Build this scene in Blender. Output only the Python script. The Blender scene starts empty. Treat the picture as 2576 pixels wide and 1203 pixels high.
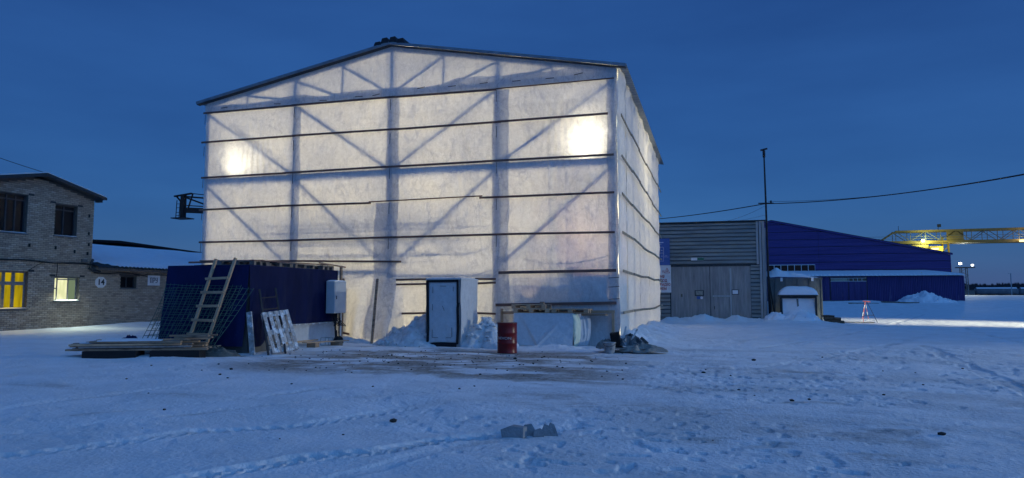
import bpy, math, random
import numpy as np
from mathutils import Vector, Matrix, Euler

random.seed(7)
rng = np.random.default_rng(11)
scene = bpy.context.scene
COL = scene.collection
R = math.radians
PI = math.pi

# ------------------------------------------------------------------ camera
cam_d = bpy.data.cameras.new('camera')
cam = bpy.data.objects.new('camera', cam_d)
COL.objects.link(cam)
cam.location = (0, 0, 1.6)
cam.rotation_euler = (R(90) + math.atan(144 / 1770.0), 0, R(15.9))
cam_d.sensor_fit = 'HORIZONTAL'
cam_d.sensor_width = 36
cam_d.lens = 1770 / 2576 * 36
cam_d.clip_start = 0.1
cam_d.clip_end = 6000
scene.camera = cam

# ------------------------------------------------------------------ world: blue hour sky
SUN_AZ = R(15.9 + 180 - 35)      # glow of the set sun lies behind the camera
world = bpy.data.worlds.new('World')
scene.world = world
world.use_nodes = True
wn, wl_ = world.node_tree.nodes, world.node_tree.links
wn.clear()
w_out = wn.new('ShaderNodeOutputWorld')
w_bg = wn.new('ShaderNodeBackground')
w_sky = wn.new('ShaderNodeTexSky')
w_sky.sky_type = 'NISHITA'
w_sky.sun_disc = False
w_sky.sun_elevation = R(4)
w_sky.sun_rotation = R(180 - 20)
w_sky.altitude = 100
w_sky.air_density = 1.0
w_sky.dust_density = 0.3
w_sky.ozone_density = 5.0
# an even veil of thin cloud over the clear sky
w_mix = wn.new('ShaderNodeMix'); w_mix.data_type = 'RGBA'
w_mix.inputs['Factor'].default_value = 0.74
w_mix.inputs[7].default_value = (0.150, 0.555, 2.06, 1)
w_mul = wn.new('ShaderNodeMix'); w_mul.data_type = 'RGBA'; w_mul.blend_type = 'MULTIPLY'
w_mul.inputs['Factor'].default_value = 1.0
w_tc = wn.new('ShaderNodeTexCoord')
w_map = wn.new('ShaderNodeMapping'); w_map.inputs['Scale'].default_value = (1.1, 1.1, 4.5)
w_map.inputs['Rotation'].default_value = (R(6), R(4), 0)
w_noise = wn.new('ShaderNodeTexNoise')
w_noise.inputs['Scale'].default_value = 1.5; w_noise.inputs['Detail'].default_value = 5.0
w_noise.inputs['Roughness'].default_value = 0.5
w_ramp = wn.new('ShaderNodeValToRGB')
w_ramp.color_ramp.elements[0].position = 0.30; w_ramp.color_ramp.elements[0].color = (0.70, 0.73, 0.78, 1)
w_ramp.color_ramp.elements[1].position = 0.70; w_ramp.color_ramp.elements[1].color = (1.14, 1.10, 1.06, 1)
wl_.new(w_tc.outputs['Generated'], w_map.inputs['Vector'])
wl_.new(w_map.outputs['Vector'], w_noise.inputs['Vector'])
wl_.new(w_noise.outputs['Fac'], w_ramp.inputs['Fac'])
wl_.new(w_sky.outputs['Color'], w_mix.inputs[6])
wl_.new(w_mix.outputs[2], w_mul.inputs[6])
wl_.new(w_ramp.outputs['Color'], w_mul.inputs[7])
wl_.new(w_mul.outputs[2], w_bg.inputs['Color'])
w_bg.inputs['Strength'].default_value = 0.15
wl_.new(w_bg.outputs['Background'], w_out.inputs['Surface'])

# the last light of the set sun, a very wide and weak glow behind the camera
sun_d = bpy.data.lights.new('sun', 'SUN')
sun_d.energy = 0.80
sun_d.angle = R(75)
sun_d.color = (0.13, 0.43, 1.0)
sun = bpy.data.objects.new('sun', sun_d)
COL.objects.link(sun)
sun.rotation_euler = (R(52), 0, R(15.9 + 38))

scene.view_settings.view_transform = 'Standard'
scene.view_settings.look = 'None'
scene.view_settings.exposure = 0.0
scene.view_settings.gamma = 1.0
scene.view_settings.use_curve_mapping = False
scene.render.engine = 'CYCLES'
scene.cycles.use_denoising = True
scene.cycles.max_bounces = 8
scene.cycles.diffuse_bounces = 4
scene.cycles.transmission_bounces = 6
scene.cycles.sample_clamp_indirect = 6.0
scene.cycles.caustics_reflective = False
scene.cycles.caustics_refractive = False

# ------------------------------------------------------------------ noise for shapes
def _hash(ix, iy, seed):
    n = (ix.astype(np.int64) * 374761393 + iy.astype(np.int64) * 668265263 + seed * 1442695041) & 0x7fffffff
    n = ((n ^ (n >> 13)) * 1274126177) & 0x7fffffff
    n = n ^ (n >> 16)
    return (n & 0xffff) / 65535.0
def vnoise(x, y, seed=0):
    x = np.asarray(x, float); y = np.asarray(y, float)
    ix, iy = np.floor(x), np.floor(y)
    fx, fy = x - ix, y - iy
    fx = fx * fx * (3 - 2 * fx); fy = fy * fy * (3 - 2 * fy)
    a, b = _hash(ix, iy, seed), _hash(ix + 1, iy, seed)
    c, d = _hash(ix, iy + 1, seed), _hash(ix + 1, iy + 1, seed)
    return (a + (b - a) * fx) * (1 - fy) + (c + (d - c) * fx) * fy
def fbm(x, y, octaves=4, seed=0, gain=0.5):
    s, a, t = 0, 1.0, 0
    for i in range(octaves):
        s = s + a * (vnoise(x * 2 ** i + 17.3 * i, y * 2 ** i - 9.1 * i, seed + i) - 0.5)
        t += a; a *= gain
    return s / t * 2
def sstep(a, b, x):
    t = np.clip((x - a) / (b - a), 0, 1)
    return t * t * (3 - 2 * t)

# ------------------------------------------------------------------ materials
def new_mat(name):
    m = bpy.data.materials.new(name); m.use_nodes = True
    nt = m.node_tree
    for n in list(nt.nodes): nt.nodes.remove(n)
    out = nt.nodes.new('ShaderNodeOutputMaterial')
    return m, nt, out
def mat(name, c1, c2=None, scale=6.0, rough=0.7, metal=0.0, bump=0.0, bscale=40.0, stretch=(1, 1, 1), detail=6.0,
        spec=0.4, c3=None, c3_at=0.62, c3_scale=1.3):
    """principled surface whose colour wanders between c1 and c2, with optional patches of c3 and fine relief"""
    m, nt, out = new_mat(name)
    N, L = nt.nodes, nt.links
    p = N.new('ShaderNodeBsdfPrincipled')
    p.inputs['Roughness'].default_value = rough
    p.inputs['Metallic'].default_value = metal
    p.inputs['Specular IOR Level'].default_value = spec
    L.new(p.outputs[0], out.inputs['Surface'])
    tc = N.new('ShaderNodeTexCoord'); mp = N.new('ShaderNodeMapping')
    mp.inputs['Scale'].default_value = stretch
    geo = N.new('ShaderNodeNewGeometry')
    L.new(geo.outputs['Position'], mp.inputs['Vector'])
    if c2 is None: c2 = tuple(c * 0.72 for c in c1)
    nz = N.new('ShaderNodeTexNoise'); nz.inputs['Scale'].default_value = scale; nz.inputs['Detail'].default_value = detail
    nz.inputs['Roughness'].default_value = 0.62
    L.new(mp.outputs[0], nz.inputs['Vector'])
    rp = N.new('ShaderNodeValToRGB')
    rp.color_ramp.elements[0].position = 0.32; rp.color_ramp.elements[0].color = (*c2, 1)
    rp.color_ramp.elements[1].position = 0.68; rp.color_ramp.elements[1].color = (*c1, 1)
    L.new(nz.outputs['Fac'], rp.inputs['Fac'])
    col = rp.outputs['Color']
    if c3 is not None:
        n2 = N.new('ShaderNodeTexNoise'); n2.inputs['Scale'].default_value = c3_scale; n2.inputs['Detail'].default_value = 7
        n2.inputs['Roughness'].default_value = 0.68
        L.new(mp.outputs[0], n2.inputs['Vector'])
        r2 = N.new('ShaderNodeValToRGB')
        r2.color_ramp.elements[0].position = c3_at - 0.06; r2.color_ramp.elements[0].color = (0, 0, 0, 1)
        r2.color_ramp.elements[1].position = c3_at + 0.06; r2.color_ramp.elements[1].color = (1, 1, 1, 1)
        L.new(n2.outputs['Fac'], r2.inputs['Fac'])
        mx = N.new('ShaderNodeMix'); mx.data_type = 'RGBA'
        L.new(r2.outputs['Color'], mx.inputs['Factor']); L.new(col, mx.inputs[6])
        mx.inputs[7].default_value = (*c3, 1)
        col = mx.outputs[2]
    L.new(col, p.inputs['Base Color'])
    if bump > 0:
        nb = N.new('ShaderNodeTexNoise'); nb.inputs['Scale'].default_value = bscale; nb.inputs['Detail'].default_value = 5
        L.new(mp.outputs[0], nb.inputs['Vector'])
        b = N.new('ShaderNodeBump'); b.inputs['Strength'].default_value = bump; b.inputs['Distance'].default_value = 0.02
        L.new(nb.outputs['Fac'], b.inputs['Height'])
        L.new(b.outputs['Normal'], p.inputs['Normal'])
    return m
def emit_mat(name, col, strength, c2=None, scale=2.0, stretch=(1, 1, 1)):
    m, nt, out = new_mat(name)
    e = nt.nodes.new('ShaderNodeEmission')
    e.inputs['Color'].default_value = (*col, 1); e.inputs['Strength'].default_value = strength
    if c2:
        geo = nt.nodes.new('ShaderNodeNewGeometry'); mp = nt.nodes.new('ShaderNodeMapping')
        mp.inputs['Scale'].default_value = stretch
        nz = nt.nodes.new('ShaderNodeTexNoise'); nz.inputs['Scale'].default_value = scale
        rp = nt.nodes.new('ShaderNodeValToRGB')
        rp.color_ramp.elements[0].position = 0.35; rp.color_ramp.elements[0].color = (*c2, 1)
        rp.color_ramp.elements[1].position = 0.65; rp.color_ramp.elements[1].color = (*col, 1)
        nt.links.new(geo.outputs['Position'], mp.inputs['Vector']); nt.links.new(mp.outputs[0], nz.inputs['Vector'])
        nt.links.new(nz.outputs['Fac'], rp.inputs['Fac']); nt.links.new(rp.outputs['Color'], e.inputs['Color'])
    nt.links.new(e.outputs[0], out.inputs['Surface'])
    return m
def fabric_mat(name, col, trans, fac, bump=0.35, bscale=9.0, fold=(1, 1, 1), tint2=None):
    """white nonwoven sheet: part of the light is scattered back, part comes through"""
    m, nt, out = new_mat(name)
    N, L = nt.nodes, nt.links
    d = N.new('ShaderNodeBsdfDiffuse'); t = N.new('ShaderNodeBsdfTranslucent'); mx = N.new('ShaderNodeMixShader')
    geo = N.new('ShaderNodeNewGeometry')
    nz = N.new('ShaderNodeTexNoise'); nz.inputs['Scale'].default_value = 7.0; nz.inputs['Detail'].default_value = 10
    nz.inputs['Roughness'].default_value = 0.8
    L.new(geo.outputs['Position'], nz.inputs['Vector'])
    big = N.new('ShaderNodeTexNoise'); big.inputs['Scale'].default_value = 0.55; big.inputs['Detail'].default_value = 3
    L.new(geo.outputs['Position'], big.inputs['Vector'])
    bm_ = N.new('ShaderNodeMapRange'); bm_.inputs['From Min'].default_value = 0.3; bm_.inputs['From Max'].default_value = 0.7
    bm_.inputs['To Min'].default_value = 0.80; bm_.inputs['To Max'].default_value = 1.04
    L.new(big.outputs['Fac'], bm_.inputs['Value'])
    prev = bm_.outputs[0]
    for sc_, st_, lo in ((1.3, (1, 1, 0.5), 0.74), (2.6, (1.3, 1, 0.28), 0.78), (1.7, (0.5, 1, 1.1), 0.84)):   # creases: thin lines where the cloth is folded
        mpc = N.new('ShaderNodeMapping'); mpc.inputs['Scale'].default_value = st_; mpc.inputs['Rotation'].default_value = (0, R(25 * sc_), 0)
        L.new(geo.outputs['Position'], mpc.inputs['Vector'])
        cn = N.new('ShaderNodeTexNoise'); cn.inputs['Scale'].default_value = sc_; cn.inputs['Detail'].default_value = 4; cn.inputs['Distortion'].default_value = 0.8
        L.new(mpc.outputs[0], cn.inputs['Vector'])
        s1 = N.new('ShaderNodeMath'); s1.operation = 'SUBTRACT'; s1.inputs[1].default_value = 0.5; L.new(cn.outputs['Fac'], s1.inputs[0])
        s2 = N.new('ShaderNodeMath'); s2.operation = 'ABSOLUTE'; L.new(s1.outputs[0], s2.inputs[0])
        s3 = N.new('ShaderNodeMapRange'); s3.inputs['From Min'].default_value = 0.0; s3.inputs['From Max'].default_value = 0.024
        s3.inputs['To Min'].default_value = lo; s3.inputs['To Max'].default_value = 1.0; s3.interpolation_type = 'SMOOTHSTEP'
        L.new(s2.outputs[0], s3.inputs['Value'])
        s4 = N.new('ShaderNodeMath'); s4.operation = 'MULTIPLY'; L.new(prev, s4.inputs[0]); L.new(s3.outputs[0], s4.inputs[1]); prev = s4.outputs[0]
    for shader, c in ((d, col), (t, trans)):
        rp = N.new('ShaderNodeValToRGB')
        rp.color_ramp.elements[0].position = 0.30; rp.color_ramp.elements[0].color = (*[k * 0.76 for k in c], 1)
        rp.color_ramp.elements[1].position = 0.70; rp.color_ramp.elements[1].color = (*c, 1)
        L.new(nz.outputs['Fac'], rp.inputs['Fac'])
        if shader is t:
            sc2 = N.new('ShaderNodeVectorMath'); sc2.operation = 'SCALE'; L.new(rp.outputs['Color'], sc2.inputs[0]); L.new(prev, sc2.inputs['Scale'])
            L.new(sc2.outputs[0], shader.inputs['Color'])
        else: L.new(rp.outputs['Color'], shader.inputs['Color'])
    mp = N.new('ShaderNodeMapping'); mp.inputs['Scale'].default_value = fold
    L.new(geo.outputs['Position'], mp.inputs['Vector'])
    nb = N.new('ShaderNodeTexNoise'); nb.inputs['Scale'].default_value = bscale; nb.inputs['Detail'].default_value = 6
    nb.inputs['Roughness'].default_value = 0.6; nb.inputs['Distortion'].default_value = 0.6
    L.new(mp.outputs[0], nb.inputs['Vector'])
    b = N.new('ShaderNodeBump'); b.inputs['Strength'].default_value = bump; b.inputs['Distance'].default_value = 0.05
    L.new(nb.outputs['Fac'], b.inputs['Height'])
    L.new(b.outputs['Normal'], d.inputs['Normal']); L.new(b.outputs['Normal'], t.inputs['Normal'])
    mx.inputs['Fac'].default_value = fac
    L.new(d.outputs[0], mx.inputs[1]); L.new(t.outputs[0], mx.inputs[2]); L.new(mx.outputs[0], out.inputs['Surface'])
    return m
def attr_mat(name, attr, rough=0.85, bump=0.5, bscale=60, vary=0.35):
    """colour from a per-piece colour attribute, roughened by noise"""
    m, nt, out = new_mat(name)
    N, L = nt.nodes, nt.links
    p = N.new('ShaderNodeBsdfPrincipled'); p.inputs['Roughness'].default_value = rough
    p.inputs['Specular IOR Level'].default_value = 0.25
    a = N.new('ShaderNodeAttribute'); a.attribute_name = attr
    geo = N.new('ShaderNodeNewGeometry')
    nz = N.new('ShaderNodeTexNoise'); nz.inputs['Scale'].default_value = 1.1; nz.inputs['Detail'].default_value = 9
    nz.inputs['Roughness'].default_value = 0.75
    L.new(geo.outputs['Position'], nz.inputs['Vector'])
    mr = N.new('ShaderNodeMapRange'); mr.inputs['From Min'].default_value = 0.3; mr.inputs['From Max'].default_value = 0.7
    mr.inputs['To Min'].default_value = 1 - vary; mr.inputs['To Max'].default_value = 1 + vary * 0.4
    L.new(nz.outputs['Fac'], mr.inputs['Value'])
    mx = N.new('ShaderNodeVectorMath'); mx.operation = 'SCALE'
    L.new(a.outputs['Color'], mx.inputs[0]); L.new(mr.outputs[0], mx.inputs['Scale'])
    L.new(mx.outputs[0], p.inputs['Base Color'])
    nb = N.new('ShaderNodeTexNoise'); nb.inputs['Scale'].default_value = bscale
    L.new(geo.outputs['Position'], nb.inputs['Vector'])
    b = N.new('ShaderNodeBump'); b.inputs['Strength'].default_value = bump; b.inputs['Distance'].default_value = 0.01
    L.new(nb.outputs['Fac'], b.inputs['Height']); L.new(b.outputs['Normal'], p.inputs['Normal'])
    L.new(p.outputs[0], out.inputs['Surface'])
    return m

MAT = {}
MAT['fabric'] = fabric_mat('fabric', (0.86, 0.87, 0.89), (0.92, 0.89, 0.81), 0.27, bump=0.9, bscale=3.2, fold=(1, 1, 0.55))
MAT['fabric_thin'] = fabric_mat('fabric_thin', (0.86, 0.88, 0.92), (0.97, 0.97, 0.97), 0.52, bump=0.8, bscale=3.2)
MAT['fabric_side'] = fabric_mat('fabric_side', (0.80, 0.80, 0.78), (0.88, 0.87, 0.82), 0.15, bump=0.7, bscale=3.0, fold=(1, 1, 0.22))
MAT['fabric_solid'] = fabric_mat('fabric_solid', (0.74, 0.75, 0.78), (0.70, 0.70, 0.70), 0.12, bump=0.8, bscale=4.0)
MAT['steel'] = mat('steel', (0.16, 0.17, 0.19), (0.11, 0.12, 0.13), 5, 0.5, 0.3)
MAT['roof_metal'] = mat('roof_metal', (0.30, 0.34, 0.37), (0.20, 0.23, 0.26), 3, 0.42, 0.5, bump=0.05)
MAT['dark_metal'] = mat('dark_metal', (0.035, 0.036, 0.042), (0.02, 0.02, 0.022), 6, 0.6, 0.2)
MAT['rust_dark'] = mat('rust_dark', (0.045, 0.028, 0.024), (0.02, 0.016, 0.016), 6, 0.75)
MAT['wood'] = mat('wood', (0.40, 0.27, 0.18), (0.26, 0.17, 0.11), 3, 0.8, bump=0.25, bscale=30, stretch=(1, 1, 6), c3=(0.11, 0.07, 0.05), c3_at=0.6, c3_scale=2)
MAT['wood_batten'] = mat('wood_batten', (0.24, 0.13, 0.10), (0.13, 0.08, 0.07), 2.5, 0.8, bump=0.25, bscale=30, c3=(0.27, 0.17, 0.11), c3_at=0.6, c3_scale=0.9)
MAT['wood_pale'] = mat('wood_pale', (0.62, 0.40, 0.25), (0.44, 0.28, 0.17), 4, 0.8, bump=0.3, bscale=25)
MAT['wood_side'] = mat('wood_side', (0.55, 0.44, 0.30), (0.24, 0.18, 0.12), 3.5, 0.8, bump=0.3, bscale=25)
MAT['wood_grey'] = mat('wood_grey', (0.34, 0.29, 0.26), (0.18, 0.155, 0.14), 4, 0.85, bump=0.35, bscale=25, stretch=(1, 4, 1))
MAT['wood_frost'] = mat('wood_frost', (0.55, 0.50, 0.47), (0.30, 0.25, 0.22), 7, 0.85, bump=0.3, bscale=25, c3=(0.78, 0.79, 0.8), c3_at=0.55, c3_scale=6)
MAT['black_cloth'] = mat('black_cloth', (0.018, 0.018, 0.022), (0.010, 0.010, 0.012), 8, 0.9, bump=0.3)
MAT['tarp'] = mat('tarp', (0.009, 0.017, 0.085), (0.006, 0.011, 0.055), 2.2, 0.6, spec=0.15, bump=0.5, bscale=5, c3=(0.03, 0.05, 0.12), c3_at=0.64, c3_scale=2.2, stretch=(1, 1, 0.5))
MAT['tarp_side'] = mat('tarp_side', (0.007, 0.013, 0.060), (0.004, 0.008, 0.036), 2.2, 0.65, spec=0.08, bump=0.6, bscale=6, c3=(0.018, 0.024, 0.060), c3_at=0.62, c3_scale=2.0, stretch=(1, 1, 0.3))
MAT['snow'] = mat('snow', (0.83, 0.85, 0.88), (0.75, 0.77, 0.81), 3, 0.8, bump=0.6, bscale=14, spec=0.2)
MAT['snow_dirty'] = mat('snow_dirty', (0.72, 0.73, 0.75), (0.50, 0.49, 0.48), 5, 0.85, bump=0.8, bscale=18, spec=0.2, c3=(0.22, 0.20, 0.18), c3_at=0.71, c3_scale=13)
MAT['mortar'] = mat('mortar', (0.15, 0.135, 0.12), (0.09, 0.08, 0.072), 4, 0.95, bump=0.4)
MAT['brick'] = attr_mat('brick', 'brick_color', 0.9, 0.6, 50, 0.22)
MAT['lintel'] = mat('lintel', (0.06, 0.055, 0.055), None, 6, 0.9)
MAT['plaster_dark'] = mat('plaster_dark', (0.16, 0.155, 0.15), (0.11, 0.105, 0.10), 3, 0.9)
MAT['frame_paint'] = mat('frame_paint', (0.24, 0.24, 0.25), (0.15, 0.15, 0.155), 7, 0.7)
MAT['frame_dark'] = mat('frame_dark', (0.055, 0.06, 0.068), (0.03, 0.033, 0.038), 7, 0.7)
MAT['sill'] = mat('sill', (0.16, 0.17, 0.18), None, 6, 0.6)
MAT['white_paint'] = mat('white_paint', (0.78, 0.78, 0.76), (0.68, 0.68, 0.66), 6, 0.55)
MAT['sign_white'] = mat('sign_white', (0.78, 0.78, 0.78), (0.66, 0.66, 0.66), 4, 0.5)
MAT['sign_ink'] = mat('sign_ink', (0.02, 0.02, 0.03), None, 4, 0.5)
MAT['sign_red'] = mat('sign_red', (0.50, 0.10, 0.09), None, 4, 0.5)
MAT['sign_blue'] = mat('sign_blue', (0.07, 0.15, 0.42), (0.055, 0.12, 0.34), 3, 0.4)
MAT['sign_green'] = mat('sign_green', (0.03, 0.16, 0.09), None, 4, 0.5)
MAT['box_grey'] = mat('box_grey', (0.50, 0.52, 0.55), (0.42, 0.44, 0.47), 3, 0.45)
MAT['drum_red'] = mat('drum_red', (0.20, 0.007, 0.008), (0.13, 0.005, 0.007), 5, 0.35, bump=0.05, c3=(0.12, 0.01, 0.01), c3_at=0.7, c3_scale=3)
MAT['siding'] = mat('siding', (0.29, 0.32, 0.31), (0.18, 0.205, 0.205), 1.6, 0.42, 0.15, bump=0.15, bscale=4, stretch=(0.35, 1, 2))
MAT['gate_paint'] = mat('gate_paint', (0.36, 0.35, 0.335), (0.21, 0.205, 0.20), 1.6, 0.6, 0.1, bump=0.2, bscale=20, stretch=(5, 1, 0.5))
MAT['trim_metal'] = mat('trim_metal', (0.42, 0.45, 0.46), (0.28, 0.31, 0.32), 2, 0.4, 0.15, stretch=(4, 4, 0.4))
MAT['hangar_blue'] = mat('hangar_blue', (0.055, 0.048, 0.22), (0.024, 0.022, 0.15), 0.8, 0.36, bump=0.3, bscale=1.2, stretch=(0.2, 1, 6))
MAT['hangar_lean'] = mat('hangar_lean', (0.06, 0.046, 0.19), (0.03, 0.026, 0.13), 0.9, 0.5, bump=0.25, bscale=3, stretch=(5, 1, 0.35), c3=(0.17, 0.14, 0.27), c3_at=0.66, c3_scale=0.7)
MAT['pane_dark'] = mat('pane_dark', (0.012, 0.013, 0.016), None, 5, 0.15, spec=0.25)
MAT['container'] = mat('container', (0.16, 0.185, 0.19), (0.09, 0.105, 0.11), 3, 0.6, 0.1, bump=0.2, bscale=9, stretch=(1, 1, 0.4))
MAT['crane_yellow'] = mat('crane_yellow', (0.30, 0.20, 0.05), (0.20, 0.13, 0.04), 1.2, 0.6)
MAT['crane_grey'] = mat('crane_grey', (0.20, 0.19, 0.17), None, 1.2, 0.6)
MAT['mesh_green'] = mat('mesh_green', (0.07, 0.15, 0.12), (0.04, 0.09, 0.08), 9, 0.6)
MAT['debris'] = mat('debris', (0.20, 0.185, 0.15), (0.10, 0.095, 0.08), 5, 0.9, bump=0.4)
MAT['plastic_film'] = mat('plastic_film', (0.17, 0.175, 0.18), (0.06, 0.065, 0.07), 3.2, 0.35, bump=0.8, bscale=8, c3=(0.55, 0.56, 0.58), c3_at=0.64, c3_scale=3.5)
MAT['burlap'] = mat('burlap', (0.36, 0.33, 0.29), (0.20, 0.185, 0.165), 4.5, 0.9, bump=0.8, bscale=12)
MAT['foam_black'] = mat('foam_black', (0.012, 0.012, 0.014), None, 7, 0.8, bump=0.5)
MAT['foam_yellow'] = mat('foam_yellow', (0.82, 0.82, 0.62), (0.72, 0.72, 0.55), 6, 0.8)
MAT['bucket'] = mat('bucket', (0.42, 0.42, 0.42), (0.22, 0.22, 0.22), 8, 0.6, c3=(0.08, 0.08, 0.09), c3_at=0.6, c3_scale=6)
MAT['stone'] = mat('stone', (0.34, 0.34, 0.35), (0.22, 0.22, 0.23), 8, 0.9, bump=0.5, bscale=30)
MAT['clod'] = mat('clod', (0.06, 0.05, 0.045), (0.03, 0.027, 0.025), 12, 0.95, bump=0.5)
MAT['cable'] = mat('cable', (0.02, 0.02, 0.022), None, 5, 0.7)
MAT['log'] = mat('log', (0.16, 0.125, 0.085), (0.07, 0.055, 0.04), 6, 0.9, bump=0.6, bscale=20, stretch=(1, 1, 1))
MAT['stripe_red'] = mat('stripe_red', (0.50, 0.12, 0.12), None, 5, 0.6)
MAT['forest'] = mat('forest', (0.030, 0.036, 0.045), (0.018, 0.022, 0.030), 0.05, 0.95)
MAT['tank'] = mat('tank', (0.17, 0.19, 0.21), (0.10, 0.11, 0.13), 0.8, 0.6)
MAT['shed_far'] = mat('shed_far', (0.20, 0.19, 0.17), (0.12, 0.12, 0.11), 0.5, 0.8)
MAT['inside_dark'] = mat('inside_dark', (0.09, 0.12, 0.19), None, 2, 0.8)
MAT['lamp_body'] = mat('lamp_body', (0.05, 0.05, 0.055), None, 5, 0.5)
MAT['lamp_glow'] = emit_mat('lamp_glow', (1.0, 0.93, 0.75), 8)
MAT['lamp_cool'] = emit_mat('lamp_cool', (0.93, 1.0, 0.95), 16)
MAT['lamp_green'] = emit_mat('lamp_green', (0.86, 1.0, 0.45), 14)
MAT['lamp_warm'] = emit_mat('lamp_warm', (1.0, 0.80, 0.35), 2.5)
MAT['lit_yellow'] = emit_mat('lit_yellow', (0.56, 0.40, 0.008), 0.85, (0.26, 0.19, 0.006), 1.2, (1, 3, 0.7))
MAT['lit_white'] = emit_mat('lit_white', (1.0, 0.98, 0.62), 1.0, (0.78, 0.80, 0.42), 1.5, (1, 3, 1))
MAT['lit_dim'] = emit_mat('lit_dim', (0.20, 0.27, 0.16), 0.8)
MAT['glass_frame'] = mat('glass_frame', (0.70, 0.72, 0.76), (0.6, 0.62, 0.66), 5, 0.5)

# ------------------------------------------------------------------ mesh building
def world_loc(o):
    v = Vector((0, 0, 0))
    while o is not None:
        v = v + o.location; o = o.parent
    return v
class G:
    """collects faces in site coordinates; build() links them as one object"""
    def __init__(s): s.v = []; s.f = []
    def add(s, vs, fs):
        k = len(s.v); s.v.extend([tuple(p) for p in vs]); s.f.extend([tuple(i + k for i in f) for f in fs]); return s
    def box(s, x0, x1, y0, y1, z0, z1):
        return s.add([(x0,y0,z0),(x1,y0,z0),(x1,y1,z0),(x0,y1,z0),(x0,y0,z1),(x1,y0,z1),(x1,y1,z1),(x0,y1,z1)],
                     [(0,3,2,1),(4,5,6,7),(0,1,5,4),(1,2,6,5),(2,3,7,6),(3,0,4,7)])
    def bar(s, p, q, w, h, up=(0, 0, 1)):
        p, q = Vector(p), Vector(q); d = (q - p).normalized(); up = Vector(up)
        if abs(d.dot(up)) > 0.98: up = Vector((1, 0, 0)) if abs(d.x) < 0.9 else Vector((0, 1, 0))
        a = d.cross(up).normalized(); b = a.cross(d).normalized()
        a = a * w / 2; b = b * h / 2
        c = [p - a - b, p + a - b, p + a + b, p - a + b, q - a - b, q + a - b, q + a + b, q - a + b]
        return s.add(c, [(0,1,2,3),(7,6,5,4),(0,4,5,1),(1,5,6,2),(2,6,7,3),(3,7,4,0)])
    def tube(s, pts, r, n=8, cap=True, r1=None):
        pts = [Vector(p) for p in pts]; rings = []
        for i, p in enumerate(pts):
            d = (pts[min(i+1, len(pts)-1)] - pts[max(i-1, 0)]).normalized()
            up = Vector((0, 0, 1)) if abs(d.z) < 0.95 else Vector((1, 0, 0))
            a = d.cross(up).normalized(); b = a.cross(d).normalized()
            t = i / max(1, len(pts) - 1)
            rr = r if r1 is None else r + (r1 - r) * t
            rings.append([p + a * math.cos(2*PI*k/n) * rr + b * math.sin(2*PI*k/n) * rr for k in range(n)])
        vs = [v for ring in rings for v in ring]; fs = []
        for i in range(len(pts) - 1):
            for k in range(n):
                fs.append((i*n+k, i*n+(k+1) % n, (i+1)*n+(k+1) % n, (i+1)*n+k))
        if cap:
            fs.append(tuple(range(n))[::-1]); fs.append(tuple((len(pts)-1)*n + k for k in range(n)))
        return s.add(vs, fs)
    def prism(s, poly, d):
        """extrude a flat polygon (list of 3d points) by vector d"""
        n = len(poly); d = Vector(d); a = [Vector(p) for p in poly]; b = [p + d for p in a]
        fs = [tuple(range(n)), tuple(range(2*n-1, n-1, -1))]
        for i in range(n): fs.append((i, i + n, (i+1) % n + n, (i+1) % n))
        return s.add(a + b, fs)
    def grid(s, P):
        """P: array (m, n, 3)"""
        m, n, _ = P.shape; k = len(s.v)
        s.v.extend(map(tuple, P.reshape(-1, 3)))
        for i in range(m - 1):
            for j in range(n - 1):
                a = k + i*n + j
                s.f.append((a, a+1, a+n+1, a+n))
        return s
    def lathe(s, c, prof, n=24):
        """prof: list of (r, z) from bottom to top around vertical axis at c"""
        c = Vector(c); vs = []; fs = []
        for r, z in prof:
            for k in range(n): vs.append(c + Vector((r*math.cos(2*PI*k/n), r*math.sin(2*PI*k/n), z)))
        for i in range(len(prof) - 1):
            for k in range(n): fs.append((i*n+k, i*n+(k+1) % n, (i+1)*n+(k+1) % n, (i+1)*n+k))
        fs.append(tuple(range(n))[::-1]); fs.append(tuple((len(prof)-1)*n+k for k in range(n)))
        return s.add(vs, fs)
    def ico(s, c, r, squash=(1, 1, 1), jit=0.25, seed=0):
        rr = random.Random(seed); t = (1 + 5 ** .5) / 2
        vs = [(-1,t,0),(1,t,0),(-1,-t,0),(1,-t,0),(0,-1,t),(0,1,t),(0,-1,-t),(0,1,-t),(t,0,-1),(t,0,1),(-t,0,-1),(-t,0,1)]
        fs = [(0,11,5),(0,5,1),(0,1,7),(0,7,10),(0,10,11),(1,5,9),(5,11,4),(11,10,2),(10,7,6),(7,1,8),(3,9,4),(3,4,2),(3,2,6),(3,6,8),(3,8,9),(4,9,5),(2,4,11),(6,2,10),(8,6,7),(9,8,1)]
        out = []
        for v in vs:
            k = r / 1.9 * (1 + rr.uniform(-jit, jit))
            out.append((c[0]+v[0]*k*squash[0], c[1]+v[1]*k*squash[1], c[2]+v[2]*k*squash[2]))
        return s.add(out, fs)
    def build(s, name, m, parent=None, smooth=False):
        off = world_loc(parent) if parent is not None else Vector((0, 0, 0))
        me = bpy.data.meshes.new(name)
        vs = np.array(s.v, float) - np.array(off)
        me.from_pydata(vs.tolist(), [], s.f); me.update()
        me.materials.append(MAT[m] if isinstance(m, str) else m)
        if smooth:
            me.polygons.foreach_set('use_smooth', [True] * len(me.polygons))
        o = bpy.data.objects.new(name, me); COL.objects.link(o)
        if parent is not None: o.parent = parent
        return o
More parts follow.
